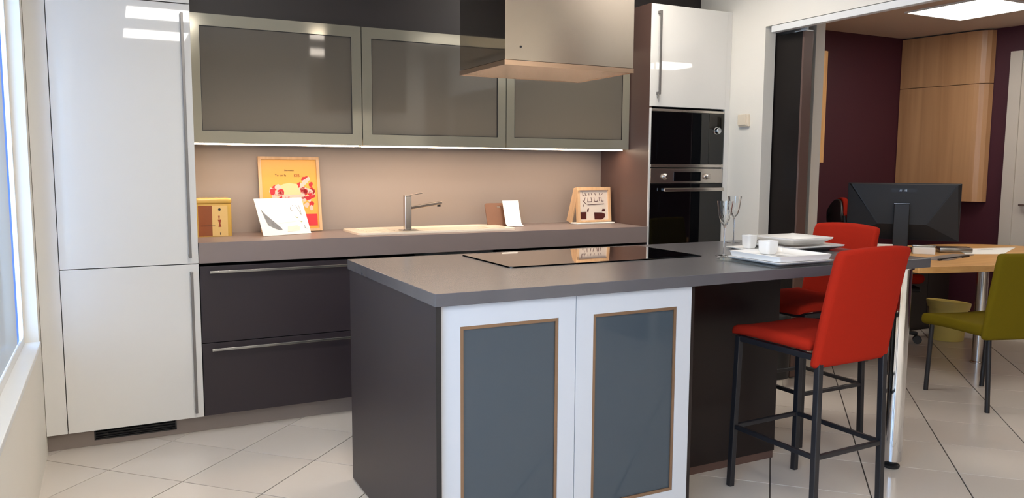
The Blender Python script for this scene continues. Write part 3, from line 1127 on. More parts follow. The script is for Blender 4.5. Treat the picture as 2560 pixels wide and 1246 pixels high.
# square framed print on a stand at the right end
sq = thing('framed_print', 'square framed print of shelves and pots at the right end of the worktop', 'print', (2.79, 4.33, WZ1 + 0.0005))
sf = lean_fn(Vector((2.795, 4.318, WZ1 + 0.0115)), R(3), R(5))
SW, SH = 0.262, 0.226
f = MB()
for a, b, c_, d_ in ((-SW / 2, -SW / 2 + 0.018, 0, SH), (SW / 2 - 0.018, SW / 2, 0, SH), (-SW / 2 + 0.018, SW / 2 - 0.018, 0, 0.012), (-SW / 2 + 0.018, SW / 2 - 0.018, SH - 0.020, SH)):
    f.box(a, b, 0, 0.024, c_, d_, fn=sf)
link('frame', f, M['palewood'], parent=sq)
st = link('sheet', MB().box(-SW / 2 + 0.018, SW / 2 - 0.018, 0.009, 0.012, 0.012, SH - 0.020, fn=sf), M['beigeprint'], parent=sq)
sp_ = lambda pts: [sf(Vector((a, 0.0078, b))) for a, b in pts]
print_patch('pot_print', [sp_([(-0.112, 0.020), (-0.062, 0.020), (-0.060, 0.066), (-0.114, 0.066)]), sp_([(0.002, 0.016), (0.058, 0.014), (0.084, 0.028), (0.088, 0.050), (0.060, 0.060), (0.0, 0.062)]), sp_([(0.060, 0.066), (0.086, 0.068), (0.088, 0.082), (0.068, 0.084)]), sp_([(-0.056, 0.066), (-0.044, 0.066), (-0.040, 0.090), (-0.052, 0.084)])], M['maroonprint'], st)
ln = MB()
for pts in ([(-0.085, .196), (-0.085, .172), (-0.070, .172)], [(-0.066, .190), (-0.062, .172), (-0.054, .172)], [(-0.036, .186), (-0.036, .172)], [(-0.018, .186), (-0.012, .172)], [(0.010, .186), (0.016, .172)], [(0.046, .186), (0.046, .172)], [(0.058, .172), (0.072, .184)],
            [(-0.066, .160), (-0.072, .138)], [(-0.086, .142), (-0.058, .114)], [(-0.044, .160), (-0.048, .132), (-0.016, .132), (-0.020, .160)], [(0.002, .160), (0.006, .134), (0.030, .134), (0.036, .160)], [(0.046, .160), (0.046, .134)], [(0.058, .160), (0.062, .134), (0.078, .134)],
            [(-0.050, .112), (0.082, .116)], [(-0.084, .116), (-0.080, .100)]):
    ln.wire([sf(Vector((a, 0.0082, b))) for a, b in pts], 0.0016, 6)
link('shelf_drawing', ln, M['maroonprint'], parent=st)['kind'] = 'stuff'
tr = MB()
tr.prism([(2.645, 4.300), (2.905, 4.282), (2.935, 4.300), (2.925, 4.40), (2.665, 4.40), (2.640, 4.370)], WZ1 + 0.0005, WZ1 + 0.0085, bev=0.002)
link('base', tr, M['paper'], parent=sq, smooth=True)
lg = MB()
lg.bar((2.672, 4.352, 1.155), (2.650, 4.402, WZ1 + 0.010), 0.010, 0.060)
link('back_support', lg, M['palewood'], parent=sq)

# ================================================================== COOKER HOOD
hd = thing('cooker_hood', 'polished steel box island hood hanging above the hob', 'cooker hood', (1.59, 2.86, 2.62))
HX0, HX1, HY0, HY1, HZ = 1.307, 1.876, 2.64, 3.055, 1.690
mb = MB()
t = bmesh.new()
bmesh.ops.create_cube(t, size=1.0)
for v in t.verts:
    v.co = Vector(((HX0 + HX1) / 2 + v.co.x * (HX1 - HX0), (HY0 + HY1) / 2 + v.co.y * (HY1 - HY0), (HZ + 2.619) / 2 + v.co.z * (2.619 - HZ)))
mb._take(t)
o = link('body', mb, [M['hood_steel'], M['mirror']], parent=hd)
for p in o.data.polygons:
    if abs(p.normal.x) > 0.9:
        p.material_index = 1
rim = MB()
e = 0.008
z0, z1 = 1.670, HZ - 0.002
rim.box(HX0 - 0.002, HX0 + e, HY0 - 0.002, HY1 + 0.002, z0, z1)
rim.box(HX1 - e, HX1 + 0.002, HY0 - 0.002, HY1 + 0.002, z0, z1)
rim.box(HX0 + e, HX1 - e, HY0 - 0.002, HY0 + e, z0, z1)
rim.box(HX0 + e, HX1 - e, HY1 - e, HY1 + 0.002, z0, z1)
link('rim', rim, M['hood_under'], parent=hd)
link('underside', MB().box(HX0 + e, HX1 - e, HY0 + e, HY1 - e, 1.671, 1.676), M['hood_under'], parent=hd)
link('screw', MB().tube((1.372, HY0 - 0.0002, 1.738), (1.372, HY0 - 0.002, 1.738), 0.004, 12), M['black'], parent=hd, smooth=True)

# ================================================================== ISLAND
IZ0, IZ1 = 0.8805, 0.920
IX0, IX1, IY0, IY1 = 0.847, 3.100, 2.172, 3.145
it = thing('island_worktop', 'grey concrete-look island worktop ending in a breakfast bar on a chrome leg', 'worktop', (1.97, 2.66, IZ0))
link('slab', MB().box(IX0, IX1, IY0, IY1, IZ0, IZ1, bev=0.0012, seg=1), M['stone'], parent=it)
mb = MB()
mb.tube((2.992, 2.225, 0.036), (2.992, 2.225, IZ0 - 0.006), 0.040, 32)
lg = link('leg', mb, M['chrome'], parent=it, smooth=True)
mb = MB()
mb.tube((2.992, 2.225, IZ0 - 0.006), (2.992, 2.225, IZ0 - 0.0003), 0.048, 32)
link('leg_plate', mb, M['chrome'], parent=lg, smooth=True)
mb = MB()
mb.lathe([(0.0, 0.0005), (0.030, 0.0005), (0.034, 0.006), (0.034, 0.014), (0.020, 0.022), (0.018, 0.037)], c=(2.992, 2.225, 0), n=24)
link('leg_foot', mb, M['blackplastic'], parent=lg, smooth=True)

ic = thing('island_cabinet', 'dark island base with two white-framed glass doors at its front', 'cabinet', (1.35, 2.66, 0))
link('end_panel', MB().box(0.850, 0.866, 2.176, 3.125, 0.008, IZ0 - 0.0005), M['dark'], parent=ic)
link('foot_rail', MB().box(0.852, 0.864, 2.186, 3.110, 0.0005, 0.0075), M['chrome'], parent=ic)
link('panel_edge', MB().box(0.850, 0.8665, 2.1735, 2.1758, 0.008, IZ0 - 0.0005), M['black'], parent=ic)
c = MB()
c.box(0.8675, 1.829, 2.225, 3.12, 0.060, 0.076)
c.box(1.813, 1.829, 2.225, 3.12, 0.076, 0.878)
c.box(0.8675, 1.829, 2.56, 2.576, 0.076, 0.878)
c.box(0.8675, 1.829, 3.104, 3.12, 0.076, 0.878)
link('carcass', c, M['black'], parent=ic)
link('recessed_plinth', MB().box(0.8675, 1.829, 2.58, 3.06, 0.0005, 0.0595), M['plinth'], parent=ic)
link('front_plinth', MB().box(0.8675, 1.820, 2.245, 2.262, 0.0005, 0.0595), M['plinth'], parent=ic)
link('divider_panel', MB().box(1.8305, 1.848, 2.196, 3.12, 0.0605, IZ0 - 0.0005), M['umber'], parent=ic)
DZ0, DZ1 = 0.070, 0.8785
for xa, xb in ((0.8690, 1.3475), (1.3500, 1.8290)):
    f = MB()
    s = 0.067
    y0, y1 = 2.190, 2.212
    for a, b, z0, z1 in ((xa, xa + s, DZ0, DZ1), (xb - s + 0.003, xb, DZ0, DZ1), (xa + s, xb - s + 0.003, DZ1 - 0.068, DZ1), (xa + s, xb - s + 0.003, DZ0, DZ0 + 0.068)):
        f.box(a, b, y0, y1, z0, z1)
    d = link('door', f, M['whiteframe'], parent=ic)
    b = MB()
    e = 0.011
    xi, xj, zi, zj = xa + s, xb - s + 0.003, DZ0 + 0.068, DZ1 - 0.068
    for a_, b_, z0, z1 in ((xi, xi + e, zi, zj), (xj - e, xj, zi, zj), (xi + e, xj - e, zj - e, zj), (xi + e, xj - e, zi, zi + e)):
        b.box(a_, b_, y0 + 0.002, y0 + 0.012, z0, z1)
    link('glazing_bead', b, M['bronze'], parent=d)
    link('pane', MB().box(xi + e, xj - e, y0 + 0.007, y0 + 0.011, zi + e, zj - e), M['frost2'], parent=d)

pc = thing('hob_cabinet', 'dark brown panelled base under the hob, set back behind the knee space', 'cabinet', (2.22, 2.8, 0))
link('back_panel', MB().box(1.849, 2.612, 2.535, 2.553, 0.036, IZ0 - 0.0005), M['umber'], parent=pc)
link('side_panel', MB().box(2.594, 2.612, 2.554, 3.12, 0.036, IZ0 - 0.0005), M['umber'], parent=pc)
link('rear_panel', MB().box(1.849, 2.593, 3.102, 3.12, 0.060, IZ0 - 0.0005), M['umber'], parent=pc)
link('bottom', MB().box(1.849, 2.593, 2.554, 3.101, 0.060, 0.076), M['black'], parent=pc)
link('plinth_strip', MB().box(1.849, 2.610, 2.540, 2.556, 0.0005, 0.0355), M['brownpanel'], parent=pc)

# hob
hb = thing('hob', 'black glass induction hob set flush in the island worktop', 'hob', (1.79, 2.84, IZ1))
link('glass', MB().prism(rrect(1.325, 2.245, 2.625, 3.080, 0.012), IZ1 + 0.0004, IZ1 + 0.0045, bev=0.001, seg=1), M['hobglass'], parent=hb)
ro = rrect(1.3235, 2.2465, 2.6235, 3.0815, 0.013)
ri = rrect(1.3255, 2.2445, 2.6255, 3.0795, 0.012)
t = bmesh.new()
A = [t.verts.new((p[0], p[1], IZ1 + 0.0003)) for p in ro]
B = [t.verts.new((p[0], p[1], IZ1 + 0.0040)) for p in ro]
n = len(A)
for k in range(n):
    t.faces.new((A[k], A[(k + 1) % n], B[(k + 1) % n], B[k]))
bmesh.ops.solidify(t, geom=t.faces[:], thickness=0.0012)
bmesh.ops.recalc_face_normals(t, faces=t.faces)
mb = MB()
mb._take(t)
link('trim', mb, M['handle'], parent=hb)

# ================================================================== TABLEWARE
# clear glass charger under the near plates
ch = MB()
ch.prism(rrect(2.205, 2.565, 2.178, 2.500, 0.015), IZ1 + 0.0004, IZ1 + 0.006, bev=0.002)
for a, b, c_, d_ in ((2.205, 2.211, 2.178, 2.500), (2.559, 2.565, 2.178, 2.500), (2.211, 2.559, 2.178, 2.184), (2.211, 2.559, 2.494, 2.500)):
    ch.box(a, b, c_, d_, IZ1 + 0.0065, IZ1 + 0.012, bev=0.002)
tag(link('charger_plate', ch, M['glass'], loc=(2.385, 2.34, IZ1)), 'clear glass square charger under the white plates before the red stool', 'plate')


def square_plate(x0, x1, y0, y1, z, h, lip=0.03, curl=0.0):
    """Square plate: flat foot, sloping sides, slim rim, hollow well; curl lifts its corners."""
    r = 0.012
    xm, ym = (x0 + x1) / 2, (y0 + y1) / 2

    def q(d, zz, rad):
        return (rrect(x0 + d, x1 - d, y0 + d, y1 - d, max(0.004, rad)), zz)
    L_ = [q(lip + 0.01, z, r), q(lip, z, r), q(0.0, z + h - 0.004, r), q(-0.001, z + h - 0.001, r), q(0.004, z + h, r), q(lip, z + h - 0.004, r), q(lip + 0.02, z + 0.005, r), q(lip + 0.05, z + 0.004, r)]
    t = loop_bridge(L_)
    lo = [v for v in t.verts if abs(v.co.z - z) < 1e-6]
    # close the foot
    f0 = L_[0][0]
    vs = lo[:len(f0)]
    try:
        t.faces.new(vs[::-1])
    except Exception:
        pass
    bmesh.ops.recalc_face_normals(t, faces=t.faces)
    if curl:
        for v in t.verts:
            u, w_ = (v.co.x - xm) / (x1 - xm), (v.co.y - ym) / (y1 - ym)
            v.co.z += curl * (abs(u) ** 3) * max(0.0, (v.co.z - z) / h) + curl * 0.6 * (abs(w_) ** 3) * max(0.0, (v.co.z - z) / h)
    return t


def plate(name, label, x0, x1, y0, y1, z, h, lip=0.03, curl=0.0, group=None):
    mb = MB()
    mb._take(square_plate(x0, x1, y0, y1, z, h, lip, curl))
    return tag(link(name, mb, M['ceramic'], loc=((x0 + x1) / 2, (y0 + y1) / 2, z), smooth=True), label, 'plate', group)


plate('square_plate', 'large white square plate lowest in the stack before the front red stool', 2.250, 2.548, 2.196, 2.484, IZ1 + 0.0066, 0.012, 0.012, group='white square plates')
plate('square_plate', 'white square plate on top of the stack before the front red stool', 2.256, 2.542, 2.202, 2.478, IZ1 + 0.0192, 0.022, 0.006, group='white square plates')
plate('square_plate', 'lower white plate with upswept edges in the pair before the rear stool', 2.680, 3.020, 2.545, 2.850, IZ1 + 0.0005, 0.016, 0.045, 0.008, group='white square plates')
plate('square_plate', 'upper white plate with upswept edges in the pair before the rear stool', 2.730, 2.995, 2.590, 2.845, IZ1 + 0.0250, 0.018, 0.040, 0.012, group='white square plates')
plate('saucer', 'white square saucer under the rear white cup', 2.570, 2.735, 2.690, 2.850, IZ1 + 0.0005, 0.010, 0.02)


def cup(label, cx, cy, z, w, h, group):
    t = loop_bridge([(rrect(cx - w * .36, cx + w * .36, cy - w * .36, cy + w * .36, 0.010), z), (rrect(cx - w * .46, cx + w * .46, cy - w * .46, cy + w * .46, 0.014), z + h * .25), (rrect(cx - w * .5, cx + w * .5, cy - w * .5, cy + w * .5, 0.014), z + h), (rrect(cx - w * .46, cx + w * .46, cy - w * .46, cy + w * .46, 0.012), z + h), (rrect(cx - w * .42, cx + w * .42, cy - w * .42, cy + w * .42, 0.012), z + h * .3), (rrect(cx - w * .3, cx + w * .3, cy - w * .3, cy + w * .3, 0.008), z + 0.006)])
    n_ = 28
    t.verts.ensure_lookup_table()
    t.faces.new([t.verts[k] for k in range(n_)][::-1])
    bmesh.ops.recalc_face_normals(t, faces=t.faces)
    root = thing('cup', label, 'cup', (cx, cy, z), group=group)
    mb = MB()
    mb._take(t)
    link('bowl', mb, M['ceramic'], parent=root, smooth=True)
    mb = MB()
    pts = [Vector((cx + w * .49 + 0.020 * math.sin(a), cy + 0.010, z + h * .55 + h * .28 * math.cos(a))) for a in [R(v) for v in range(0, 181, 20)]]
    mb.wire(pts, 0.0035, 8)
    link('handle', mb, M['ceramic'], parent=root, smooth=True)
    return root


cup('white squarish cup standing on the front stack of plates', 2.420, 2.425, IZ1 + 0.0245, 0.066, 0.054, 'white cups')
cup('white squarish cup standing on the small saucer near the wine glasses', 2.650, 2.775, IZ1 + 0.0058, 0.058, 0.060, 'white cups')


def wine_glass(label, x, y, z, tilt):
    root = thing('wine_glass', label, 'glass', (x, y, z), group='stemmed glasses')
    mb = MB()
    mb.lathe([(0.0, 0.0), (0.033, 0.0), (0.034, 0.002), (0.010, 0.005), (0.0, 0.005)], c=(x, y, z + 0.0004), n=24)
    link('foot', mb, M['glassware'], parent=root, smooth=True)
    mb = MB()
    mb.lathe([(0.0, 0.0052), (0.0040, 0.0052), (0.0030, 0.03), (0.0030, 0.115), (0.0050, 0.128), (0.0, 0.128)], c=(x, y, z), n=12)
    link('stem', mb, M['glassware'], parent=root, smooth=True)
    mb = MB()
    mb.lathe([(0.0, 0.1282), (0.005, 0.1284), (0.018, 0.145), (0.026, 0.175), (0.031, 0.215), (0.034, 0.236), (0.0328, 0.236), (0.0298, 0.215), (0.0248, 0.176), (0.016, 0.147), (0.004, 0.133), (0.0, 0.133)], c=(x, y, z), n=28)
    link('bowl', mb, M['glassware'], parent=root, smooth=True)
    return root


def real_glass(name):
    m = bpy.data.materials.new(name)
    m.use_nodes = True
    nt = m.node_tree
    b = nt.nodes['Principled BSDF']
    b.inputs['Base Color'].default_value = (0.97, 0.98, 0.98, 1)
    b.inputs['Roughness'].default_value = 0.0
    b.inputs['Transmission Weight'].default_value = 1.0
    b.inputs['IOR'].default_value = 1.5
    return m


M['glassware'] = real_glass('glassware')
wine_glass('clear stemmed glass standing nearer the hob, before the oven', 2.345, 2.607, IZ1, 0)
wine_glass('clear stemmed glass at the far edge of the island, behind the saucer', 2.805, 3.050, IZ1, 0)

# ================================================================== BAR STOOLS
def make_stool(label):
    r = thing('bar_stool', label, 'bar stool', (0, 0, 0), group='red bar stools')

    def seatf(c):
        u, v = c.x / 0.2, c.y / 0.2
        z = c.z - 0.012 * max(0, v) ** 3 * (1 if c.z > 0.64 else 0.5) + 0.006 * u * u
        w = 1.0 - 0.05 * max(0, v)
        return Vector((c.x * w, c.y, z))
    link('seat', MB().box(-0.196, 0.196, -0.165, 0.240, 0.630, 0.678, bev=0.022, seg=4, fn=seatf, cuts=(6, 6, 0)), M['red'], parent=r, local=True, smooth=True)

    def backf(c):
        h = (c.z - 0.58) / 0.44
        w = 1.0 - 0.055 * h
        y = c.y - 0.205 - 0.085 * h - 0.02 * h * h + 0.022 * (c.x / 0.2) ** 2 * h
        z = c.z - 0.012 * (c.x / 0.2) ** 2 * (1 if h > 0.9 else 0)
        return Vector((c.x * w, y, z))
    link('backrest', MB().box(-0.200, 0.200, 0.0, 0.040, 0.580, 1.025, bev=0.019, seg=4, fn=backf, cuts=(6, 0, 8)), M['red'], parent=r, local=True, smooth=True)
    fr = MB()
    for s in (-1, 1):
        fr.bar((s * 0.172, -0.19, 0.617), (s * 0.172, 0.19, 0.617), 0.022, 0.022, bev=0.002)
        fr.bar((-0.172, s * 0.19, 0.617), (0.172, s * 0.19, 0.617), 0.022, 0.022, bev=0.002)
    link('seat_frame', fr, M['blackmetal'], parent=r, local=True)
    tops, bots = {}, {}
    for sx in (-1, 1):
        for sy in (-1, 1):
            a, b = Vector((sx * 0.176, sy * 0.195, 0.626)), Vector((sx * 0.186, sy * 0.207, 0.0))
            m = MB()
            m.bar(a, b, 0.024, 0.024, bev=0.003)
            lo = Vector((0, 0, 0.0))
            for v in m.bm.verts:
                v.co.z = max(v.co.z, 0.0006)
            link('leg', m, M['blackmetal'], parent=r, local=True)
            tops[sx, sy], bots[sx, sy] = a, b

    def at(k, z):
        t_ = (0.626 - z) / 0.626
        return tops[k].lerp(bots[k], t_)
    for a, b in (((-1, -1), (-1, 1)), ((1, -1), (1, 1)), ((-1, -1), (1, -1)), ((-1, 1), (1, 1))):
        m = MB()
        p, q = at(a, 0.252), at(b, 0.252)
        d = (q - p).normalized() * 0.0122
        m.bar(p + d, q - d, 0.017, 0.017, bev=0.002)
        link('foot_rail', m, M['blackmetal'], parent=r, local=True)
    return r


s1 = make_stool('red bar stool with black legs in front of the breakfast bar, nearest')
s1.location = (2.412, 2.182, 0)
s1.rotation_euler = (0, 0, R(2.0))
s2 = copy_tree(s1)
s2['label'] = 'red bar stool at the far end of the breakfast bar, half hidden behind plates'
s2.location = (3.020, 2.768, 0)
s2.rotation_euler = (0, 0, R(90.5))

# ================================================================== RIGHT WALL DETAILS
th = thing('thermostat', 'small ivory wall thermostat on the white wall beside the oven tower', 'thermostat', (3.60, 3.84, 1.59))
link('body', MB().box(3.580, 3.5995, 3.800, 3.886, 1.556, 1.632, bev=0.004), M['plastic'], parent=th)
link('cover', MB().box(3.574, 3.5795, 3.815, 3.886, 1.566, 1.632, bev=0.002), M['plastic'], parent=th)

wb_ = thing('waste_bin', 'dark round bin with chrome base band standing by the white wall end', 'bin', (3.52, 3.46, 0))
link('body', MB().lathe([(0.0, 0.052), (0.118, 0.052), (0.120, 0.30), (0.118, 0.42), (0.100, 0.45), (0.0, 0.455)], c=(3.50, 3.47, 0), n=32), M['blackplastic'], parent=wb_, smooth=True)
link('base_band', MB().lathe([(0.0, 0.0005), (0.118, 0.0005), (0.120, 0.004), (0.120, 0.0515), (0.0, 0.0515)], c=(3.50, 3.47, 0), n=32), M['chrome'], parent=wb_, smooth=True)

# ================================================================== OFFICE
DT = 0.74
dk = thing('desk', 'curved beech office desk on round steel legs', 'desk', (4.9, 3.3, 0))
ctrl = [(4.12, 3.02), (4.153, 2.928), (4.487, 2.835), (4.95, 2.70), (5.35, 2.66), (5.72, 2.85), (5.92, 3.20), (5.88, 3.50), (5.66, 3.70), (5.25, 3.80), (4.80, 3.80), (4.42, 3.78), (4.20, 3.45)]


def smooth_loop(ps, n=5):
    out = []
    m = len(ps)
    for i in range(m):
        p0, p1, p2, p3 = [Vector(ps[(i + k - 1) % m]) for k in range(4)]
        for k in range(n):
            t_ = k / n
            out.append(0.5 * ((2 * p1) + (-p0 + p2) * t_ + (2 * p0 - 5 * p1 + 4 * p2 - p3) * t_ ** 2 + (-p0 + 3 * p1 - 3 * p2 + p3) * t_ ** 3))
    return [(v.x, v.y) for v in out]


link('desktop', MB().prism(smooth_loop(ctrl), DT - 0.040, DT, bev=0.003), M['desk'], parent=dk)
for x, y in ((5.15, 3.23), (5.42, 2.98), (4.50, 3.62)):
    m = MB()
    m.lathe([(0.0, 0.0005), (0.045, 0.0005), (0.045, 0.012), (0.035, 0.016), (0.035, DT - 0.0405), (0.0, DT - 0.0405)], c=(x, y, 0), n=24)
    link('leg', m, M['steel'], parent=dk, smooth=True)

# monitor seen from behind
mo = thing('monitor', 'large black computer monitor seen from behind on the office desk', 'monitor', (4.86, 3.64, DT), rz=R(-53))
# local: -y faces the camera side
mw_, z0, z1 = 0.350, 0.068, 0.458
link('bezel', MB().box(-mw_, mw_, 0.0, 0.014, z0, z1, bev=0.003), M['blackplastic'], parent=mo, local=True)
link('screen', MB().box(-mw_ + 0.008, mw_ - 0.008, 0.0142, 0.0150, z0 + 0.010, z1 - 0.008), M['blackglass'], parent=mo, local=True)
t = bmesh.new()
A = [t.verts.new(v) for v in ((-mw_ + 0.004, -0.0003, z0 + 0.004), (mw_ - 0.004, -0.0003, z0 + 0.004), (mw_ - 0.004, -0.0003, z1 - 0.004), (-mw_ + 0.004, -0.0003, z1 - 0.004))]
B = [t.verts.new(v) for v in ((-0.15, -0.040, z0 + 0.110), (0.15, -0.040, z0 + 0.110), (mw_ - 0.025, -0.030, z1 - 0.010), (-mw_ + 0.025, -0.030, z1 - 0.010))]
t.faces.new(A)
t.faces.new(B[::-1])
for k in range(4):
    t.faces.new((A[k], B[k], B[(k + 1) % 4], A[(k + 1) % 4]))
bmesh.ops.recalc_face_normals(t, faces=t.faces)
mb = MB()
mb._take(t)
link('rear_shell', mb, M['monitor'], parent=mo, local=True)
gro = MB()
gro.bar((-0.152, -0.0395, z0 + 0.112), (-mw_ + 0.026, -0.0305, z1 - 0.012), 0.006, 0.006)
link('shell_edge', gro, M['blackplastic'], parent=mo, local=True)
gro = MB()
gro.bar((0.152, -0.0395, z0 + 0.112), (mw_ - 0.026, -0.0305, z1 - 0.012), 0.006, 0.006)
link('shell_edge', gro, M['blackplastic'], parent=mo, local=True)
bdg = link('badge', MB().box(-0.075, 0.085, -0.0385, -0.0365, z1 - 0.062, z1 - 0.036), M['blackplastic'], parent=mo, local=True)
me = text_mesh('///   15', 0.018)
for v in me.vertices:
    v.co = Vector((v.co.x + 0.0, -0.0390 - v.co.z, z1 - 0.056 + v.co.y))
me.materials.append(M['handle'])
o = bpy.data.objects.new('lettering', me)
COL.objects.link(o)
o.parent = bdg
stn = MB()
stn.box(-0.052, 0.044, -0.090, -0.062, 0.012, 0.318, bev=0.004)
stn.box(-0.040, 0.032, -0.062, -0.0405, 0.235, 0.305)
st_ = link('stand_column', stn, M['blackplastic'], parent=mo, local=True)
link('stand_cap', MB().box(-0.052, 0.044, -0.091, -0.061, 0.3185, 0.3215), M['handle'], parent=mo, local=True)
link('stand_base', MB().prism(rrect(-0.15, 0.15, -0.14, 0.10, 0.02), 0.0005, 0.0115, bev=0.003), M['blackplastic'], parent=mo, local=True)

# papers and small things on the desk


def rbx(cx, cy, w, d, z0, z1, rz, bev=0.0):
    m = Matrix.Translation((cx, cy, 0)) @ Matrix.Rotation(rz, 4, 'Z')
    return MB().box(-w / 2, w / 2, -d / 2, d / 2, z0, z1, bev=bev, fn=lambda c: m @ c)


pp = MB()
pp.prism([(4.985, 3.254), (5.222, 3.147), (5.722, 3.370), (5.215, 3.490)], DT + 0.0004, DT + 0.0030)
o = link('papers', pp, M['paper'], loc=(5.29, 3.31, DT))
tag(o, 'loose white printed sheets lying on the right of the desk', 'papers')
ln = MB()
for a in range(3):
    ln.bar((5.30 + 0.05 * a, 3.375 + 0.006 * a, DT + 0.0032), (5.42 + 0.05 * a, 3.345 + 0.006 * a, DT + 0.0032), 0.004, 0.0004)
link('print', ln, M['greyprint'], parent=o)
fo = thing('folder', 'brown folder with a black spine lying at the front of the desk', 'folder', (4.72, 3.22, DT))
link('cover', MB().prism([(4.40, 3.18), (4.53, 3.06), (4.98, 3.19), (4.88, 3.27)], DT + 0.0004, DT + 0.006), M['plinth'], parent=fo)
link('spine', MB().bar((4.475, 3.085, DT + 0.006), (4.86, 3.150, DT + 0.006), 0.014, 0.011), M['black'], parent=fo)
bx = rbx(4.585, 3.55, 0.10, 0.12, DT + 0.0005, DT + 0.052, R(-50), bev=0.002)
tag(link('note_block', bx, M['paper'], loc=(4.585, 3.55, DT)), 'white block of note paper left of the monitor stand', 'note block')
bx = rbx(4.765, 3.395, 0.13, 0.09, DT + 0.0005, DT + 0.042, R(-50), bev=0.002)
tag(link('paper_box', bx, M['paper'], loc=(4.765, 3.395, DT)), 'small white box at the foot of the monitor', 'box')
bx = rbx(5.03, 3.365, 0.20, 0.12, DT + 0.0005, DT + 0.036, R(-40), bev=0.008)
tag(link('hole_punch', bx, M['handle'], loc=(5.03, 3.365, DT), smooth=True), 'silver-grey flat desk device right of the monitor foot', 'desk device')
ph = thing('desk_phone', 'grey desk telephone handset lying on the small white box', 'telephone', (4.77, 3.39, DT + 0.0425))
m = MB()
m.bar((4.715, 3.445, DT + 0.050), (4.815, 3.345, DT + 0.050), 0.032, 0.014, bev=0.004)
link('handset', m, M['handle'], parent=ph, smooth=True)

# black office chair with red upholstery behind the desk
oc = thing('office_chair', 'black swivel office chair with red upholstery behind the desk', 'chair', (5.10, 4.02, 0), rz=R(58))


def ocb(c):
    h = (c.z - 0.55) / 0.52
    return Vector((c.x * (1.0 - 0.25 * max(0, h - 0.7) / 0.3), c.y + 0.20 + 0.05 * h + 0.5 * c.x * c.x, c.z - 0.10 * (abs(c.x) / 0.22) ** 2.5 * (1 if h > 0.8 else 0.0)))


link('backrest', MB().box(-0.225, 0.225, -0.012, 0.031, 0.55, 1.08, bev=0.013, seg=3, fn=ocb, cuts=(8, 0, 8)), M['red'], parent=oc, local=True, smooth=True)
link('back_cover', MB().box(-0.218, 0.218, 0.032, 0.055, 0.56, 1.068, bev=0.012, seg=3, fn=ocb, cuts=(8, 0, 8)), M['blackplastic'], parent=oc, local=True, smooth=True)
link('seat', MB().box(-0.24, 0.24, -0.27, 0.20, 0.445, 0.515, bev=0.03, seg=3, cuts=(4, 4, 0), fn=lambda c: Vector((c.x, c.y, c.z + 0.03 * (c.x / 0.24) ** 2))), M['red'], parent=oc, local=True, smooth=True)
link('seat_shell', MB().box(-0.225, 0.225, -0.25, 0.21, 0.405, 0.444, bev=0.015, seg=3), M['blackplastic'], parent=oc, local=True, smooth=True)
link('column', MB().tube((0, -0.02, 0.085), (0, -0.02, 0.4045), 0.026, 16), M['blackplastic'], parent=oc, local=True, smooth=True)
for k in range(5):
    a = R(90 + 72 * k + 20)
    d = Vector((math.cos(a), math.sin(a), 0))
    m = MB()
    m.bar(Vector((0, -0.02, 0.100)) + d * 0.02, Vector((0, -0.02, 0.075)) + d * 0.29, 0.040, 0.028, bev=0.008)
    lg = link('base_arm', m, M['blackplastic'], parent=oc, local=True, smooth=True)
    m = MB()
    n_ = d.cross(Vector((0, 0, 1)))
    c0 = Vector((0, -0.02, 0.0305)) + d * 0.29
    m.tube(c0 - n_ * 0.022, c0 + n_ * 0.022, 0.030, 18)
    link('caster', m, M['blackplastic'], parent=lg, local=True, smooth=True)
m = MB()
m.box(-0.03, 0.03, 0.20, 0.225, 0.43, 0.60)
link('back_bar', m, M['blackplastic'], parent=oc, local=True)

# olive visitor chair
gc = thing('visitor_chair', 'olive green upholstered chair with black legs in front of the desk', 'chair', (4.375, 2.69, 0), rz=R(-14))


def gseat(c):
    return Vector((c.x, c.y, c.z - 0.010 * max(0, c.y / 0.24) ** 2 + (0.008 if c.z > 0.44 else 0) * (c.x / 0.23) ** 2))


link('seat', MB().box(-0.235, 0.235, -0.21, 0.260, 0.405, 0.462, bev=0.024, seg=4, fn=gseat, cuts=(6, 6, 0)), M['olive'], parent=gc, local=True, smooth=True)


def gback(c):
    h = (c.z - 0.40) / 0.46
    wd = 1.02 - 0.10 * h ** 2
    return Vector((c.x * wd, c.y - 0.235 - 0.05 * h + 0.02 * (c.x / 0.24) ** 2, c.z))


link('backrest', MB().box(-0.245, 0.245, -0.02, 0.020, 0.395, 0.862, bev=0.018, seg=4, fn=gback, cuts=(6, 0, 8)), M['olive'], parent=gc, local=True, smooth=True)
sm = MB()
pts = [gback(Vector((-0.02, -0.0212, z))) for z in [0.42 + 0.42 * k / 10 for k in range(11)]]
sm.wire(pts, 0.0022, 6)
link('seam', sm, M['olive'], parent=gc, local=True, smooth=True)
for sx in (-1, 1):
    for sy in (-1, 1):
        m = MB()
        a, b = Vector((sx * 0.195, sy * 0.205, 0.404)), Vector((sx * 0.195, sy * 0.225, 0.0))
        m.tube(a, b, 0.013, 12)
        for v in m.bm.verts:
            v.co.z = max(0.0006, v.co.z)
        link('leg', m, M['blackmetal'], parent=gc, local=True, smooth=True)

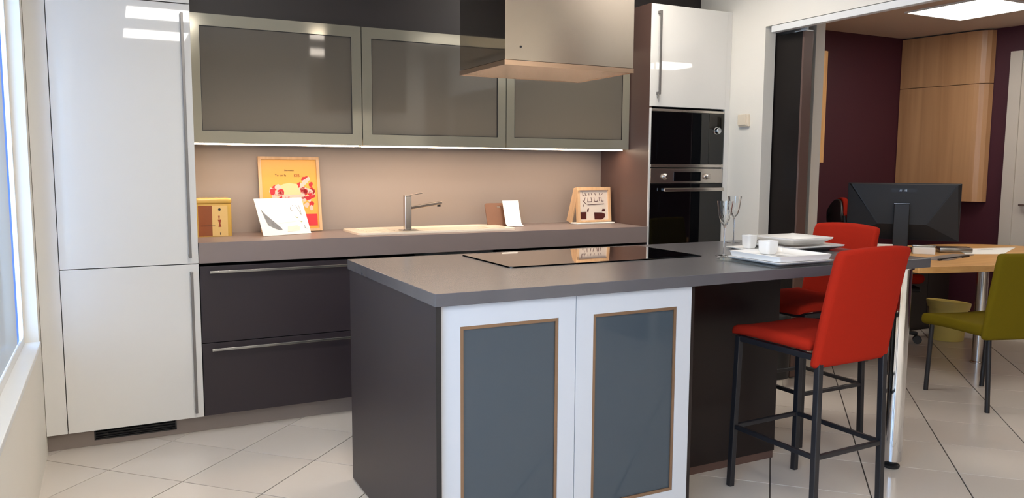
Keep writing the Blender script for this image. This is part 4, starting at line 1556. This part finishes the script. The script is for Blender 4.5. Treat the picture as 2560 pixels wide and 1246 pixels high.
# waste paper bin
pb_ = thing('waste_basket', 'mustard waste paper bin with folded rim under the desk', 'bin', (5.50, 3.70, 0))
bm_ = MB()
bm_.lathe([(0.0, 0.0006), (0.112, 0.0006), (0.116, 0.006), (0.136, 0.270), (0.133, 0.270), (0.113, 0.008), (0.0, 0.008)], c=(5.66, 3.80, 0), n=32)
link('body', bm_, M['binplastic'], parent=pb_, smooth=True)
bm_ = MB()
bm_.lathe([(0.1345, 0.245), (0.142, 0.238), (0.148, 0.262), (0.153, 0.288), (0.150, 0.296), (0.138, 0.292), (0.130, 0.272)], c=(5.66, 3.80, 0), n=32, fn=lambda c: Vector((c.x, c.y, c.z - 0.10 * (c.x - 5.66) - 0.0)))
link('bag_rim', bm_, M['binplastic'], parent=pb_, smooth=True)

# oak wall cupboard in the corner of the office (two doors, one over the other)
ow = thing('oak_wall_cupboard', 'oak corner wall cupboard, upper flap over a tall rounded door', 'cabinet', (6.17, 4.3, 1.03))


def oak_outline(d=0.0):
    return [(6.10 + d, 4.655), (6.205 + d, 4.06), (6.222, 4.024), (6.245, 3.985), (6.268, 3.970), (6.288, 3.967 + d)]


out = [(6.098, 4.655), (6.198, 4.062), (6.208, 4.028), (6.226, 3.996), (6.252, 3.974), (6.292, 3.964), (6.294, 3.985), (6.208, 4.655)]
link('door', MB().prism(out, 1.032, 1.972, bev=0.001, seg=1), M['oak'], parent=ow)
link('flap', MB().prism(out, 1.976, 2.388, bev=0.001, seg=1), M['oak'], parent=ow)
# honey cupboard left on the same wall
hw = MB()
hw.prism([(4.30, 4.655), (4.30, 4.42), (4.93, 4.42), (4.962, 4.43), (4.976, 4.455), (4.976, 4.655)], 1.340, 2.190, bev=0.002)
tag(link('honey_wall_cupboard', hw, M['honey'], loc=(4.64, 4.54, 1.34)), 'honey-coloured wall cupboard with rounded side behind the sliding door', 'cabinet')

# white low sideboard behind the rear stool
sb = thing('sideboard', 'white low cupboard against the purple wall behind the rear red stool', 'cabinet', (4.42, 4.4, 0))
link('body', MB().box(4.05, 4.74, 4.31, 4.64, 0.0006, 0.850), M['greydoor'], parent=sb)
link('top', MB().prism([(4.04, 4.30), (4.74, 4.30), (4.77, 4.33), (4.77, 4.645), (4.04, 4.645)], 0.8505, 0.926, bev=0.006), M['pvc'], parent=sb)

lc = thing('under_desk_dark_box', 'dark low box added against the purple wall to darken the space behind the desk', 'cabinet', (5.85, 4.38, 0))  # made-up box that keeps the view under the desk dark
link('body', MB().box(5.58, 6.12, 4.13, 4.64, 0.0006, 0.600), M['umber'], parent=lc)
link('top', MB().box(5.57, 6.13, 4.12, 4.645, 0.6005, 0.620, bev=0.002), M['umber'], parent=lc)
for xa in (5.583, 5.851):
    link('door', MB().box(xa, xa + 0.265, 4.112, 4.1295, 0.03, 0.595, bev=0.001), M['umber'], parent=lc)

# door at the right edge of the office
door2 = bpy.data.objects.new('door_2', None)
COL.objects.link(door2)
door2['kind'] = 'structure'
door2.location = (6.36, 3.4, 0)
dm = Matrix.Translation((6.315, 3.845, 0)) @ Matrix.Rotation(R(-81.5), 4, 'Z')
link('door_frame', MB().box(0.0, 0.085, -0.030, 0.06, 0.0006, 2.205, fn=lambda c: dm @ c), M['greydoor'], parent=door2)
link('door_leaf', MB().box(0.0855, 0.95, -0.016, 0.05, 0.006, 2.205, fn=lambda c: dm @ c), M['greydoor'], parent=door2)
hm = MB()
hm.bar(dm @ Vector((0.14, -0.055, 1.02)), dm @ Vector((0.26, -0.055, 1.02)), 0.018, 0.018, bev=0.004)
hm.bar(dm @ Vector((0.15, -0.055, 1.02)), dm @ Vector((0.15, -0.0165, 1.02)), 0.016, 0.016)
link('door_handle', hm, M['handle'], parent=door2)
